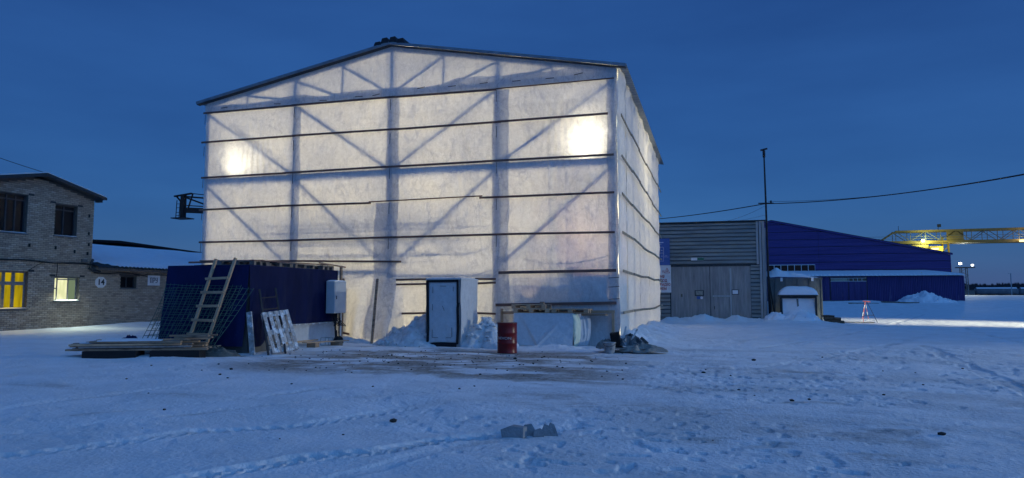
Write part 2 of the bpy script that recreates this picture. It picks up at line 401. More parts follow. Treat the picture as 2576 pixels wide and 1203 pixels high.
    def single(s, name, m, loc, label, cat, group=None, smooth=False):
        """a thing that is one mesh, with its origin at its base"""
        o = s.build(name, m, None, smooth)
        me = o.data; n = len(me.vertices)
        co = np.empty(n * 3); me.vertices.foreach_get('co', co)
        co = co.reshape(-1, 3) - np.array(loc, float)
        me.vertices.foreach_set('co', co.ravel()); me.update()
        o.location = loc
        return tag(o, label, cat, group)
def tag(o, label, cat=None, group=None, kind=None):
    if label: o['label'] = label
    if cat: o['category'] = cat
    if group: o['group'] = group
    if kind: o['kind'] = kind
    return o
def thing(name, label, cat, loc, group=None):
    o = bpy.data.objects.new(name, None); COL.objects.link(o); o.location = loc
    o.empty_display_size = 0.2
    return tag(o, label, cat, group)
def copy_tree(o, parent=None):
    c = o.copy(); COL.objects.link(c); c.parent = parent
    for ch in list(o.children): copy_tree(ch, c)
    return c
def text(name, body, size, m, parent, pos, rot, depth=0.004, align='CENTER', bold=0.0, xs=1.0):
    cu = bpy.data.curves.new(name, 'FONT'); cu.body = body; cu.size = size; cu.extrude = depth; cu.offset = bold
    cu.align_x = align; cu.align_y = 'CENTER'
    tmp = bpy.data.objects.new(name + '_tmp', cu); COL.objects.link(tmp)
    dg = bpy.context.evaluated_depsgraph_get()
    me = bpy.data.meshes.new_from_object(tmp.evaluated_get(dg))
    bpy.data.objects.remove(tmp); bpy.data.curves.remove(cu)
    me.materials.clear(); me.materials.append(MAT[m])
    o = bpy.data.objects.new(name, me); COL.objects.link(o)
    if parent is not None:
        o.parent = parent; o.location = Vector(pos) - world_loc(parent)
    else: o.location = pos
    o.rotation_euler = rot; o.scale = (xs, 1, 1)
    return o
def lamp(kind, parent, pos, power, color, size=0.1, aim=None, cone=None, blend=0.3):
    d = bpy.data.lights.new('lamp', kind); d.energy = power; d.color = color
    d.shadow_soft_size = size
    o = bpy.data.objects.new('lamp', d); COL.objects.link(o)
    if parent is not None: o.parent = parent; o.location = Vector(pos) - world_loc(parent)
    else: o.location = pos
    if aim is not None:
        o.rotation_euler = (Vector(aim) - Vector(pos)).to_track_quat('-Z', 'Y').to_euler()
    if cone: d.spot_size = R(cone); d.spot_blend = blend
    return o
# ------------------------------------------------------------------ the ground: trodden snow
TRACKS = [  # polyline, half width, depth, pattern
    ([(-7.6, 4.5), (-6.85, 5.48), (-6.37, 6.19), (-5.98, 7.11), (-4.97, 7.8), (-4.51, 9.02), (-4.1, 10.0)], 0.16, 0.024, 'lug'),
    ([(-4.9, 4.5), (-4.32, 5.47), (-3.95, 6.21), (-3.32, 6.66), (-3.0, 7.48), (-2.36, 8.14), (-1.6, 8.6)], 0.17, 0.036, 'lug'),
    ([(-3.7, 4.6), (-3.22, 5.7), (-2.9, 6.51), (-2.68, 7.25), (-2.2, 8.0)], 0.10, 0.016, 'fine'),
    ([(-8.6, 5.6), (-7.06, 7.8), (-5.72, 10.06), (-3.99, 11.27), (-1.5, 12.0)], 0.11, 0.014, 'fine'),
    ([(-8.2, 7.6), (-7.14, 9.44), (-6.52, 10.81), (-5.38, 11.52)], 0.11, 0.014, 'fine'),
    ([(-10.2, 6.2), (-9.77, 7.77), (-9.65, 8.68), (-9.34, 9.85), (-9.0, 12)], 0.14, 0.018, 'rut'),
    ([(1.0, 17), (2.96, 20.54), (4.8, 24.4), (6.67, 28.62), (9, 34)], 0.22, 0.016, 'rut'),
    ([(6.6, 26), (5.97, 21.4), (5.34, 16.01), (5.0, 12.5)], 0.20, 0.020, 'rut'),
    ([(1.2, 5.2), (3.6, 8.6), (6.2, 14.0), (9.5, 24.0), (12, 40)], 0.15, 0.014, 'lug'),
    ([(-0.2, 24), (2.4, 30), (6.5, 41), (13, 60), (22, 90)], 0.16, 0.02, 'rut'),
    ([(1.4, 23.4), (4.0, 29.3), (8.2, 40.2), (14.6, 59.4), (23.6, 89)], 0.16, 0.02, 'rut'),
    ([(-25, 14.5), (-22, 20.5), (-22.5, 30)], 0.18, 0.03, 'rut'),
    ([(-26.6, 14.5), (-23.7, 20.5), (-24.2, 30)], 0.18, 0.03, 'rut'),
]
def along(X, Y, pts):
    """distance along and signed distance across a polyline"""
    best = np.full(X.shape, 1e9); S = np.zeros(X.shape); W = np.zeros(X.shape); acc = 0
    for (ax, ay), (bx, by) in zip(pts[:-1], pts[1:]):
        dx, dy = bx - ax, by - ay; L = math.hypot(dx, dy)
        t = np.clip(((X - ax) * dx + (Y - ay) * dy) / L ** 2, 0, 1)
        ex, ey = X - ax - t * dx, Y - ay - t * dy
        d = np.hypot(ex, ey); m = d < best
        sign = np.sign(dx * ey - dy * ex)
        best = np.where(m, d, best); S = np.where(m, acc + t * L, S); W = np.where(m, d * sign, W)
        acc += L
    return S, W
def gauss(X, Y, cx, cy, rx, ry, h): return h * np.exp(-((X - cx) / rx) ** 2 - ((Y - cy) / ry) ** 2)
def ground_height(X, Y, fine=True):
    r = np.hypot(X, Y)
    h = 0.045 * fbm(X / 5.0, Y / 5.0, 3, 1) + 0.034 * fbm(X / 1.1, Y / 1.1, 4, 5)
    # hangar yard lies a little higher
    h = h + 0.9 * sstep(92, 110, Y) * sstep(-30, 0, X) + 0.9 * sstep(120, 170, r)
    h = h * sstep(-0.1, 0.5, r / 6)
    # drifts and ploughed edges
    lump = fbm(X / 0.42, Y / 0.42, 4, 21, 0.6)
    berm = 0.50 * np.exp(-((X + 2.95) / 1.15) ** 2) * sstep(20.4, 23.6, Y) * (1 - sstep(34, 40, Y)) * (0.75 + 0.55 * lump)
    berm = berm * sstep(-3.4, -2.7, X)
    h = h + np.maximum(berm, 0)
    door = (0.12 + 0.20 * np.clip(lump + 0.35, 0, 2)) * np.exp(-((Y - 45.9) / 0.8) ** 2) * sstep(-3.6, -2.6, X) * (1 - sstep(3.0, 4.2, X))
    h = h + door + gauss(X, Y, -0.75, 45.9, 0.7, 0.8, 0.34) + gauss(X, Y, 1.35, 45.9, 0.6, 0.8, 0.22) + gauss(X, Y, -2.4, 46, 0.6, 0.6, 0.12)
    h = h + gauss(X, Y, 4.9, 45.2, 1.7, 1.2, 0.30) * (1 + 0.6 * lump) + gauss(X, Y, 3.2, 45.0, 0.8, 0.7, 0.16) * (1 + 0.8 * lump)
    h = h + gauss(X, Y, -29.9, 27.5, 0.9, 6, 0.10) + gauss(X, Y, -29.9, 32, 0.8, 3, 0.14)
    h = h + gauss(X, Y, -13.9, 15.0, 1.9, 0.5, 0.10) + gauss(X, Y, -16.4, 14.3, 1.6, 0.8, 0.09)
    h = h + gauss(X, Y, -4.6, 21.6, 1.6, 0.6, 0.08) * (1 + 1.2 * lump) + gauss(X, Y, -8.4, 20.6, 2.6, 0.5, 0.05)
    h = h + gauss(X, Y, 27.0, 107, 9, 2.0, 0.55) * (1 + .7 * fbm(X / 2.5, Y / 2.5, 3, 9))
    if fine:
        # crust broken by boots and wheels
        patch = sstep(-0.02, 0.30, fbm(X / 2.8, Y / 2.8, 3, 31) + 0.08)
        crust = np.clip(fbm(X / 0.26, Y / 0.30, 3, 41, 0.6), -0.6, 1)
        rightside = 0.22 + 0.38 * sstep(-5.0, -1.0, X)
        h = h + patch * 0.026 * crust * rightside
        area = sstep(-0.10, 0.20, fbm(X / 1.7, Y / 1.7, 2, 61) + 0.10 * (X > -4) - 0.05)
        holes = sstep(0.30, 0.42, fbm(X / 0.21, Y / 0.17, 2, 51)) * area
        h = h - 0.045 * holes * rightside
        steps_ = sstep(0.48, 0.56, fbm(X / 0.15, Y / 0.15, 1, 57)) * sstep(0.0, 0.3, fbm(X / 2.3, Y / 2.3, 2, 67))
        h = h - 0.028 * steps_ * rightside
    for pts, hw, dep, kind in TRACKS:
        xs = [p[0] for p in pts]; ys = [p[1] for p in pts]
        sel = (X > min(xs) - 1) & (X < max(xs) + 1) & (Y > min(ys) - 1) & (Y < max(ys) + 1)
        if not sel.any(): continue
        S, W = along(X[sel], Y[sel], pts)
        W = W + 0.05 * fbm(S / 0.9, S * 0 + 3, 2, 71)
        a = np.abs(W) / hw
        inside = 1 - sstep(0.75, 1.1, a)
        wear = 0.6 + 1.0 * vnoise(S / 1.3, S * 0 + dep * 100, 77)
        if kind == 'lug':
            ph = (S + np.abs(W) * 0.9 + np.where(W > 0, 0.10, 0)) / 0.21
            tread = sstep(0.25, 0.75, np.abs((ph % 1) - 0.5) * 2)
            dz = -dep * inside * (0.25 + 1.15 * tread)
        elif kind == 'fine':
            ph = (S * 0.5 + W * 0.4) / 0.05
            groove = np.cos(W / hw * PI * 2.5) * 0.5 + 0.5
            dz = -dep * inside * (0.45 + 0.5 * groove + 0.25 * (np.sin(ph * 2 * PI)))
        else:
            dz = -dep * inside * (0.8 + 0.5 * fbm(S / .3, W / .1, 2, 81))
        rim = dep * 0.28 * np.exp(-((a - 1.25) / 0.25) ** 2) * (0.6 + 0.8 * vnoise(S / 0.2, W * 0, 83))
        tot = sum(math.hypot(b[0] - a[0], b[1] - a[1]) for a, b in zip(pts[:-1], pts[1:]))
        h[sel] = h[sel] + (dz + rim) * wear * sstep(0, 0.8, S) * sstep(0, 1.4, tot - S)
    return h
def ground_dirt(X, Y):
    n1 = fbm(X / 2.2, Y / 0.9, 5, 101, 0.6); n2 = fbm(X / 0.5, Y / 0.35, 4, 111, 0.6)
    band = sstep(11.8, 14.5, Y + 0.12 * X + 0.9) * (1 - sstep(19.2, 20.8, Y + 0.05 * X)) * sstep(-12.5, -9.6, X) * (1 - sstep(-3.4, -0.4, X))
    d = 0.9 * band * sstep(-0.45, 0.20, n1 + 0.5 * n2)
    d = np.maximum(d, gauss(X, Y, -7.0, 16.6, 4.4, 0.7, 1.0) * sstep(-0.45, 0.25, n2 + n1))
    d = np.maximum(d, gauss(X, Y, -6.4, 18.7, 3.0, 0.5, 0.9) * sstep(-0.4, 0.3, n2 + n1))
    for cx, cy, rx, ry, k in ((1.12, 11.75, 0.7, 0.16, 0.95), (1.92, 16.5, 0.9, 0.22, 0.8), (1.3, 7.9, 1.2, 0.3, 0.5), (2.1, 9.5, 0.9, 0.25, 0.6),
                              (0.5, 16.3, 4.5, 0.9, 0.40), (-1.0, 10.4, 2.6, 0.8, 0.42), (1.6, 9.2, 3.2, 1.1, 0.38), (-0.6, 13.0, 3.0, 0.7, 0.36),
                              (2.6, 6.7, 1.6, 0.5, 0.5), (0.2, 8.3, 1.4, 0.35, 0.5), (-2.6, 11.3, 1.5, 0.5, 0.40), (-13.8, 15.2, 2.4, 0.5, .35),
                              (-8.6, 9.6, 1.2, 0.3, 0.3), (-11.5, 10.0, 1.4, 0.3, 0.35), (5, 12, 3, 1.2, 0.35)):
        d = np.maximum(d, gauss(X, Y, cx, cy, rx, ry, k) * sstep(-0.55, 0.35, n2 + 0.6 * n1))
    d = np.maximum(d, 0.20 * sstep(0.1, 0.6, fbm(X / 3.2, Y / 1.6, 4, 121) + 0.1) * sstep(-5, -1, X) * (1 - sstep(20, 30, Y)))
    # packed wheel tracks carry some grit
    for pts, hw, dep, kind in TRACKS:
        xs = [p[0] for p in pts]; ys = [p[1] for p in pts]
        sel = (X > min(xs) - 1) & (X < max(xs) + 1) & (Y > min(ys) - 1) & (Y < max(ys) + 1)
        S, W = along(X[sel], Y[sel], pts)
        d[sel] = np.maximum(d[sel], 0.30 * (1 - sstep(0.6, 1.3, np.abs(W) / hw)) * vnoise(S / 0.8, W / 0.3, 131))
    # greyish trodden lanes across the right half of the yard
    lane = sstep(-0.05, 0.45, fbm(X / 3.6 + 3, Y / 1.1, 4, 141, 0.55)) * sstep(-6.5, -2.5, X) * (1 - sstep(22, 34, Y))
    d = np.maximum(d, 0.24 * lane)
    return np.clip(d, 0, 1)
def build_ground():
    dense = np.linspace(-44, 44, 840)
    rest = np.concatenate([np.linspace(46, 90, 14), np.linspace(96, 264, 24), np.linspace(270, 314, 14)])
    ang = np.radians(np.concatenate([dense, rest]))
    rad = np.concatenate([[0.6, 1.5, 2.5, 3.4, 4.0], 4.4 * np.exp(np.arange(0, 520) * 0.0056),
                          4.4 * math.exp(519 * 0.0056) * np.exp(np.arange(1, 60) * 0.058)])
    A, Rr = np.meshgrid(ang, rad)
    az = A - R(15.9)
    X = np.sin(az) * Rr; Y = np.cos(az) * Rr
    H = ground_height(X.ravel(), Y.ravel()).reshape(X.shape)
    D = ground_dirt(X.ravel(), Y.ravel()).reshape(X.shape)
    D = np.where(Rr > 75, 0, D)
    nr, na = X.shape
    co = np.stack([X, Y, H], -1).reshape(-1, 3)
    idx = np.arange(nr * na).reshape(nr, na)
    a = idx[:-1, :]; b = idx[1:, :]
    a2 = np.roll(a, -1, 1); b2 = np.roll(b, -1, 1)
    quads = np.stack([a, b, b2, a2], -1).reshape(-1, 4)[:, ::-1]
    # close the hub
    co = np.vstack([co, [[0, 0, 0]]])
    hub = len(co) - 1
    tris = np.stack([idx[0], np.roll(idx[0], -1), np.full(na, hub)], -1)
    me = bpy.data.meshes.new('snow_ground')
    nq, ntr = len(quads), len(tris)
    me.vertices.add(len(co)); me.vertices.foreach_set('co', co.ravel())
    me.loops.add(nq * 4 + ntr * 3)
    me.loops.foreach_set('vertex_index', np.concatenate([quads.ravel(), tris.ravel()]).astype(np.int32))
    me.polygons.add(nq + ntr)
    starts = np.concatenate([np.arange(nq) * 4, nq * 4 + np.arange(ntr) * 3]).astype(np.int32)
    me.polygons.foreach_set('loop_start', starts)
    me.update(calc_edges=True); me.validate()
    at = me.attributes.new('dirt', 'FLOAT', 'POINT')
    at.data.foreach_set('value', np.concatenate([D.ravel(), [0]]))
    me.polygons.foreach_set('use_smooth', np.ones(len(me.polygons), bool))
    # material
    m, nt, out = new_mat('trodden_snow'); N, L = nt.nodes, nt.links
    p = N.new('ShaderNodeBsdfPrincipled'); p.inputs['Roughness'].default_value = 0.75; p.inputs['Specular IOR Level'].default_value = 0.25
    geo = N.new('ShaderNodeNewGeometry'); att = N.new('ShaderNodeAttribute'); att.attribute_name = 'dirt'
    n1 = N.new('ShaderNodeTexNoise'); n1.inputs['Scale'].default_value = 0.9; n1.inputs['Detail'].default_value = 8; n1.inputs['Roughness'].default_value = 0.65
    n2 = N.new('ShaderNodeTexNoise'); n2.inputs['Scale'].default_value = 9; n2.inputs['Detail'].default_value = 6; n2.inputs['Roughness'].default_value = 0.7
    for n in (n1, n2): L.new(geo.outputs['Position'], n.inputs['Vector'])
    r1 = N.new('ShaderNodeValToRGB')
    r1.color_ramp.elements[0].position = 0.30; r1.color_ramp.elements[0].color = (0.72, 0.725, 0.73, 1)
    r1.color_ramp.elements[1].position = 0.62; r1.color_ramp.elements[1].color = (0.86, 0.87, 0.885, 1)
    L.new(n1.outputs['Fac'], r1.inputs['Fac'])
    ad = N.new('ShaderNodeMath'); ad.operation = 'MULTIPLY_ADD'; ad.inputs[1].default_value = 1.1; ad.inputs[2].default_value = -0.50
    L.new(n2.outputs['Fac'], ad.inputs[0])
    s = N.new('ShaderNodeMath'); s.operation = 'ADD'; L.new(att.outputs['Fac'], s.inputs[0]); L.new(ad.outputs[0], s.inputs[1])
    gate = N.new('ShaderNodeMath'); gate.operation = 'MULTIPLY'; gate.use_clamp = True
    k = N.new('ShaderNodeMapRange'); k.inputs['From Min'].default_value = 0.02; k.inputs['From Max'].default_value = 0.3
    L.new(att.outputs['Fac'], k.inputs['Value']); L.new(s.outputs[0], gate.inputs[0]); L.new(k.outputs[0], gate.inputs[1])
    rd = N.new('ShaderNodeValToRGB'); e = rd.color_ramp.elements
    e[0].position = 0.0; e[0].color = (0.42, 0.37, 0.32, 1); e[1].position = 1.0; e[1].color = (0.10, 0.078, 0.058, 1)
    L.new(n2.outputs['Fac'], rd.inputs['Fac'])
    mx = N.new('ShaderNodeMix'); mx.data_type = 'RGBA'
    L.new(gate.outputs[0], mx.inputs['Factor']); L.new(r1.outputs['Color'], mx.inputs[6]); L.new(rd.outputs['Color'], mx.inputs[7])
    L.new(mx.outputs[2], p.inputs['Base Color'])
    nb = N.new('ShaderNodeTexNoise'); nb.inputs['Scale'].default_value = 16; nb.inputs['Detail'].default_value = 7; nb.inputs['Roughness'].default_value = 0.62
    L.new(geo.outputs['Position'], nb.inputs['Vector'])
    bp = N.new('ShaderNodeBump'); bp.inputs['Strength'].default_value = 0.8; bp.inputs['Distance'].default_value = 0.035
    L.new(nb.outputs['Fac'], bp.inputs['Height']); L.new(bp.outputs['Normal'], p.inputs['Normal'])
    L.new(p.outputs[0], out.inputs['Surface'])
    me.materials.append(m)
    o = bpy.data.objects.new('snow_ground', me); COL.objects.link(o)
    o['kind'] = 'structure'; o['label'] = 'trodden snowy yard with tyre tracks and muddy patches'
    return o
build_ground()
def gz(x, y):
    return float(ground_height(np.array([float(x)]), np.array([float(y)]))[0])

def heap(name, cx, cy, rx, ry, h, label, cat, seed=1, rough=0.5, m='snow_dirty', n=70, clods=24, group=None, base=None, peak=(0, 0)):
    """a shovelled snow heap: lumpy mound plus loose clods as one mass"""
    b = gz(cx, cy) if base is None else base
    t = thing(name, label, cat, (cx, cy, b), group)
    u = np.linspace(-1, 1, n); U, V = np.meshgrid(u, u)
    rr = np.hypot(U, V); k = 1 + 0.35 * fbm(np.cos(np.arctan2(V, U)) * 1.5 + seed, np.sin(np.arctan2(V, U)) * 1.5, 3, seed)
    q = np.clip(1 - np.hypot(U - peak[0] * (1 - rr), V - peak[1] * (1 - rr)) / k, 0, 1) * sstep(1.0, 0.86, np.maximum(np.abs(U), np.abs(V)))
    lum = fbm(U * rx / 0.30 + seed, V * ry / 0.30, 4, seed + 3, 0.62)
    big = fbm(U * rx / 0.75 + seed, V * ry / 0.75, 3, seed + 9)
    Z = h * (q ** 0.85) * (1 + rough * 0.6 * big) + rough * 0.36 * h * lum * sstep(0, 0.25, q)
    Z = np.where(q <= 0.001, -0.25, Z - 0.03)
    P = np.stack([cx + U * rx, cy + V * ry, b + Z], -1)
    G().grid(P).build('mound', m, t, smooth=True)
    if clods:
        g = G(); rd = random.Random(seed)
        for i in range(clods):
            a = rd.uniform(0, 2 * PI); d = rd.random() ** 0.5
            iu = min(n-1, max(0, int((math.cos(a) * d * 0.9 + 1) / 2 * (n-1)))); iv = min(n-1, max(0, int((math.sin(a) * d * 0.9 + 1) / 2 * (n-1))))
            z = max(P[iv, iu, 2], b)
            s_ = rd.uniform(0.03, 0.11) * (0.6 + h * 0.5)
            g.ico((P[iv, iu, 0], P[iv, iu, 1], z + s_ * 0.2), s_, (1, 1, 0.75), 0.35, seed * 100 + i)
        c = g.build('snow_clods', m, t); c['kind'] = 'stuff'
    return t
# ================================================================== glowing fabric hall
TX0, TX1, TY0, TY1 = -19.35, -2.98, 23.3, 41.5
CXS = [-19.35, -15.30, -11.27, -7.19, -3.04]
RIDGE_X, RIDGE_Z, EAVE_Z = -11.28, 10.93, 9.38
ROWS = [8.90, 7.72, 6.31, 5.02, 3.72]
hall = thing('fabric_hall', 'tall white translucent fabric hall with gabled roof glowing from inside', 'hall', (-11.2, 32, 0))
def roof_z(x):
    return RIDGE_Z - (RIDGE_Z - EAVE_Z) * abs(x - RIDGE_X) / ((TX1 - RIDGE_X) if x > RIDGE_X else (RIDGE_X - TX0))
ALLROWS = [0.0, 1.28, 2.45] + ROWS[::-1]
def pin(z):
    """0 at a batten, 1 midway between two"""
    z = np.asarray(z, float); d = np.min([np.abs(z - r) for r in ALLROWS], axis=0)
    return np.clip(d / 0.6, 0, 1)
def front_y(x, z, seed=0):
    """front sheet, pinned along battens and posts, loose and creased between"""
    p = pin(z); c = np.clip(np.min([np.abs(x - k) for k in CXS], axis=0) / 0.7, 0, 1)
    y = -0.05 * p * c * (0.5 + fbm(x / 1.6, z / 1.4, 2, 3 + seed)) - 0.022 * p * fbm(x / 0.35, z / 2.2, 3, 7 + seed) * (0.4 + c)
    diag = fbm((x + z * 0.5) / 0.28, (z - x * 0.5) / 1.8, 3, 13 + seed)
    y = y - 0.026 * p * diag - 0.02 * p * fbm((x - z * 0.8) / 0.45, (z + x * 0.3) / 1.2, 3, 19 + seed)
    # gathered folds under the left lamp and by the right one
    for fx, fz, k in ((-17.0, 7.0, 0.035), (-5.0, 7.0, 0.028)):
        w = np.exp(-((x - fx) / 0.7) ** 2 - ((z - fz) / 1.0) ** 2)
        y = y - k * w * np.sin(x * 26 + 5 * (z - fz) * (x - fx))
    # the loose curtain beside the tarp booth swings out at its foot
    y = y - 0.75 * sstep(2.6, 0.1, z) ** 1.3 * sstep(-13.2, -12.0, x) * (1 - sstep(-11.0, -10.6, x)) * (1 + 0.10 * np.sin(x * 9))
    return TY0 + y
for i in range(4):
    x0, x1 = CXS[i] + (0.0 if i else -0.02), CXS[i + 1]
    xs = np.linspace(x0, x1, 80); zs = np.linspace(-0.03, 8.95, 180)
    X, Z = np.meshgrid(xs, zs)
    P = np.stack([X, front_y(X, Z), Z], -1)
    G().grid(P).build('fabric_sheet', 'fabric', hall, smooth=True)
# gable sheet between the top batten and the roof
xs = np.linspace(TX0, TX1, 160); ts = np.linspace(0, 1, 26)
X, T = np.meshgrid(xs, ts)
RZ = np.array([roof_z(x) for x in xs])[None, :]
Z = 8.93 + (RZ - 0.06 - 8.93) * T
Y = TY0 - 0.012 - 0.03 * fbm(X / 1.2, Z / 0.8, 3, 33) * np.sin(T * PI)
G().grid(np.stack([X, Y, Z], -1)).build('gable_sheet', 'fabric', hall, smooth=True)
# skirt folded over the gable foot
xs = np.linspace(TX0 - 0.03, TX1 + 0.02, 220); ts = np.linspace(0, 1, 12)
X, T = np.meshgrid(xs, ts)
top = 9.20 + 0.16 * fbm(xs / 1.4, xs * 0, 3, 45) + 0.14 * np.exp(-((xs + 11.3) / 1.2) ** 2) + 0.12 * sstep(-12, -8, xs)
top = np.minimum(top, np.array([roof_z(x) for x in xs]) - 0.10)
Z = 8.945 + (top[None, :] - 8.945) * T
Y = TY0 - 0.06 - 0.025 * np.abs(fbm(X / 0.5, Z / 0.3, 3, 47)) * np.sin(T * PI)
G().grid(np.stack([X, Y, Z], -1))  .build('overlap_strip', 'fabric_thin', hall, smooth=True)
# doubled strips beside the posts
def strip(xa, xb, z0, z1, off, seed):
    zs = np.linspace(z0, z1, 120); ts = np.linspace(0, 1, 8)
    Z, T = np.meshgrid(zs, ts, indexing='ij')
    wa = xa + 0.05 * fbm(zs / 0.8, zs * 0 + seed, 3, seed); wb = xb + 0.06 * fbm(zs / 0.9, zs * 0 + seed + 5, 3, seed + 1)
    X = wa[:, None] + (wb - wa)[:, None] * T
    Y = front_y(X, Z) - off - 0.012 * np.sin(T * PI) * (1 + fbm(X / .2, Z / .8, 2, seed))
    G().grid(np.stack([X, Y, Z], -1))  .build('overlap_strip', 'fabric_thin', hall, smooth=True)
strip(-11.85, -10.92, 0.1, 5.0, 0.03, 51)
strip(-11.42, -10.92, 5.05, 8.9, 0.03, 53)
strip(-7.33, -6.74, 0.05, 8.85, 0.03, 57)
strip(-15.36, -15.04, 2.8, 8.85, 0.03, 61)
strip(-3.30, -2.96, 0.05, 9.25, 0.03, 63)
# side wall sheets to the right, hung in vertical widths
ys = np.linspace(TY0, TY1, 9)
for i in range(8):
    yy = np.linspace(ys[i] - 0.02, ys[i + 1] + 0.10, 34); zs = np.linspace(0.0, EAVE_Z - 0.02, 120)
    Yg, Zg = np.meshgrid(yy, zs)
    t = (Yg - ys[i]) / (ys[i + 1] - ys[i])
    bulge = 0.07 * np.sin(np.clip(t, 0, 1) * PI) * (0.35 + pin(Zg)) + 0.035 * fbm(Yg / 0.30, Zg / 2.4, 3, 90 + i) * (0.35 + pin(Zg))
    bulge = bulge + 0.12 * np.exp(-((Zg - 9.1) / 0.25) ** 2) * (0.5 + fbm(Yg / .5, Zg, 2, 99))
    Xg = TX1 + 0.02 + bulge + 0.012 * (i % 2)
    G().grid(np.stack([Xg, Yg, Zg], -1)).build('fabric_sheet', 'fabric_side', hall, smooth=True)
g = G().box(TX0 - 0.02, TX0 + 0.0, TY0, TY1, 0, EAVE_Z); g.build('fabric_sheet', 'fabric', hall)
g = G(); g.prism([(TX0, TY1, 0), (TX1, TY1, 0), (TX1, TY1, EAVE_Z), (RIDGE_X, TY1, RIDGE_Z), (TX0, TY1, EAVE_Z)], (0, 0.02, 0)); g.build('fabric_sheet', 'fabric', hall)
# patches of a second layer
def patch_sheet(x0, x1, z0, z1, seed):
    xs = np.linspace(x0, x1, 30); zs = np.linspace(z0, z1, 30); X, Z = np.meshgrid(xs, zs)
    X = X + 0.05 * fbm(Z / .5, X * 0 + seed, 2, seed); Z2 = Z + 0.06 * fbm(X / .7, Z * 0 + seed, 2, seed + 1)
    G().grid(np.stack([X, front_y(X, Z2) - .02, Z2], -1))  .build('overlap_strip', 'fabric_thin', hall, smooth=True)
patch_sheet(-15.0, -12.9, 0.2, 1.9, 75)
# steel frame just inside the cloth
def member(name, p, q, w, h): return G().bar(p, q, w, h, up=(0, 1, 0)).build(name, 'steel', hall)
fy = TY0 + 0.165
for i, x in enumerate(CXS):
    xx = x + (0.10 if i == 0 else (-0.10 if i == 4 else 0))
    member('post', (xx, fy, 0), (xx, fy, roof_z(xx) - 0.25), 0.17, 0.17)
for y in np.linspace(TY0 + 4.55, TY1 - 0.2, 4):
    for x in (TX0 + 0.2, TX1 - 0.25):
        member('post', (x, y, 0), (x, y, EAVE_Z - 0.2), 0.2, 0.2)
for i in range(4):
    a, b = CXS[i], CXS[i + 1]
    member('beam', (a + .1, fy - .03, 6.13), (b - .1, fy - .03, 6.13), 0.27, 0.12)
    if i < 3: member('beam', (a + .1, fy, 2.50 if i < 2 else 2.34), (b - .1, fy, 2.50 if i < 2 else 2.34), 0.17 if i < 2 else 0.12, 0.12)
    l, r = (a, b) if i < 2 else (b, a)
    s = 1 if i < 2 else -1
    for z0, z1 in ((8.80, 6.30), (5.95, 2.75)):
        member('brace', (l + 0.15 * s, TY0 + .10, z0), (r - 0.15 * s, TY0 + .10, z1), 0.10, 0.06)
for s, e in ((TX0, RIDGE_X), (TX1, RIDGE_X)):   # gable truss
    member('truss_chord', (s, fy - .03, EAVE_Z - 0.20), (e, fy - .03, RIDGE_Z - 0.20), 0.20, 0.12)
member('truss_chord', (TX0, fy, 9.02), (TX1, fy, 9.02), 0.16, 0.12)
gv = [-17.45, -15.35, -13.30, -11.28, -9.23, -7.19, -5.21]
for x in gv:
    member('truss_web', (x, TY0 + .075, 9.0), (x, TY0 + .075, roof_z(x) - 0.2), 0.07, 0.07)
for a, b in zip(gv[:3], gv[1:4]): member('truss_web', (a, TY0 + .085, roof_z(a) - .3), (b - .15, TY0 + .085, 9.12), 0.08, 0.06)
for a, b in zip(gv[4:], gv[3:6]): member('truss_web', (a, TY0 + .085, roof_z(a) - .3), (b + .15, TY0 + .085, 9.12), 0.08, 0.06)
for y in (TY0 + 5.0, TY0 + 10, TY0 + 15):
    member('truss_chord', (TX0, y, 9.0), (TX1, y, 9.0), 0.16, 0.12)
    for s in (TX0, TX1): member('truss_chord', (s, y, EAVE_Z - .2), (RIDGE_X, y, RIDGE_Z - .2), 0.18, 0.12)
# timber battens that clamp the cloth: each board its own
def batten(p, q, w=0.070, th=0.03, m='wood_batten', up=(0, 0, 1)):
    return G().bar(p, q, th, w, up=up).build('batten', m, hall)
rd = random.Random(5)
by = TY0 - 0.055
for r_i, z in enumerate(ROWS):
    x = TX0 - 0.12 - 0.05 * (r_i % 2); end = TX1 - (0.28 if r_i < 2 else 0.1)
    if r_i == 0: end = -7.2
    zz = z + rd.uniform(-.02, .02)
    k = 0
    while x < end - 0.4:
        nx = min(x + rd.uniform(3.7, 4.3), end)
        if end - nx < 1: nx = end
        z2 = z + rd.uniform(-.025, .025)
        off = 0.035 * (k % 2)
        batten((x - (0.1 if k else 0), by - off, zz + (.05 if r_i == 3 and k == 2 else 0)), (nx, by - off, z2 + (.07 if r_i == 3 and k == 2 else 0)), .04 if r_i == 3 and k == 2 else .072)
        x, zz = nx, z2; k += 1
batten((-7.2, by, 8.9), (-3.05, by, 8.93), 0.035)
batten((-19.9, by - .02, 2.93), (-15.4, by - .02, 2.93)); batten((-15.5, by - .05, 2.93), (-10.75, by - .05, 2.84))
batten((-7.1, by - .02, 2.41), (-3.05, by - .02, 2.45), 0.095)
batten((-7.2, by - .02, 1.30), (-3.05, by - .02, 1.38), 0.10)
batten((-10.95, by - .02, 2.19), (-8.7, by - .02, 2.22)); batten((-10.95, by - .02, 2.02), (-8.7, by - .02, 2.05))
batten((-7.95, by - .02, 2.20), (-7.2, by - .02, 2.19)); batten((-7.95, by - .02, 2.04), (-7.2, by - .02, 2.07))
batten((-10.95, by - .02, 0.98), (-8.8, by - .02, 1.03)); batten((-7.95, by - .02, 1.02), (-7.2, by - .02, 1.0))
batten((-13.2, TY0 - .12, 0.30), (-12.5, TY0 - .35, 0.22)); batten((-12.55, TY0 - .35, 0.22), (-11.9, TY0 - .62, 0.12))
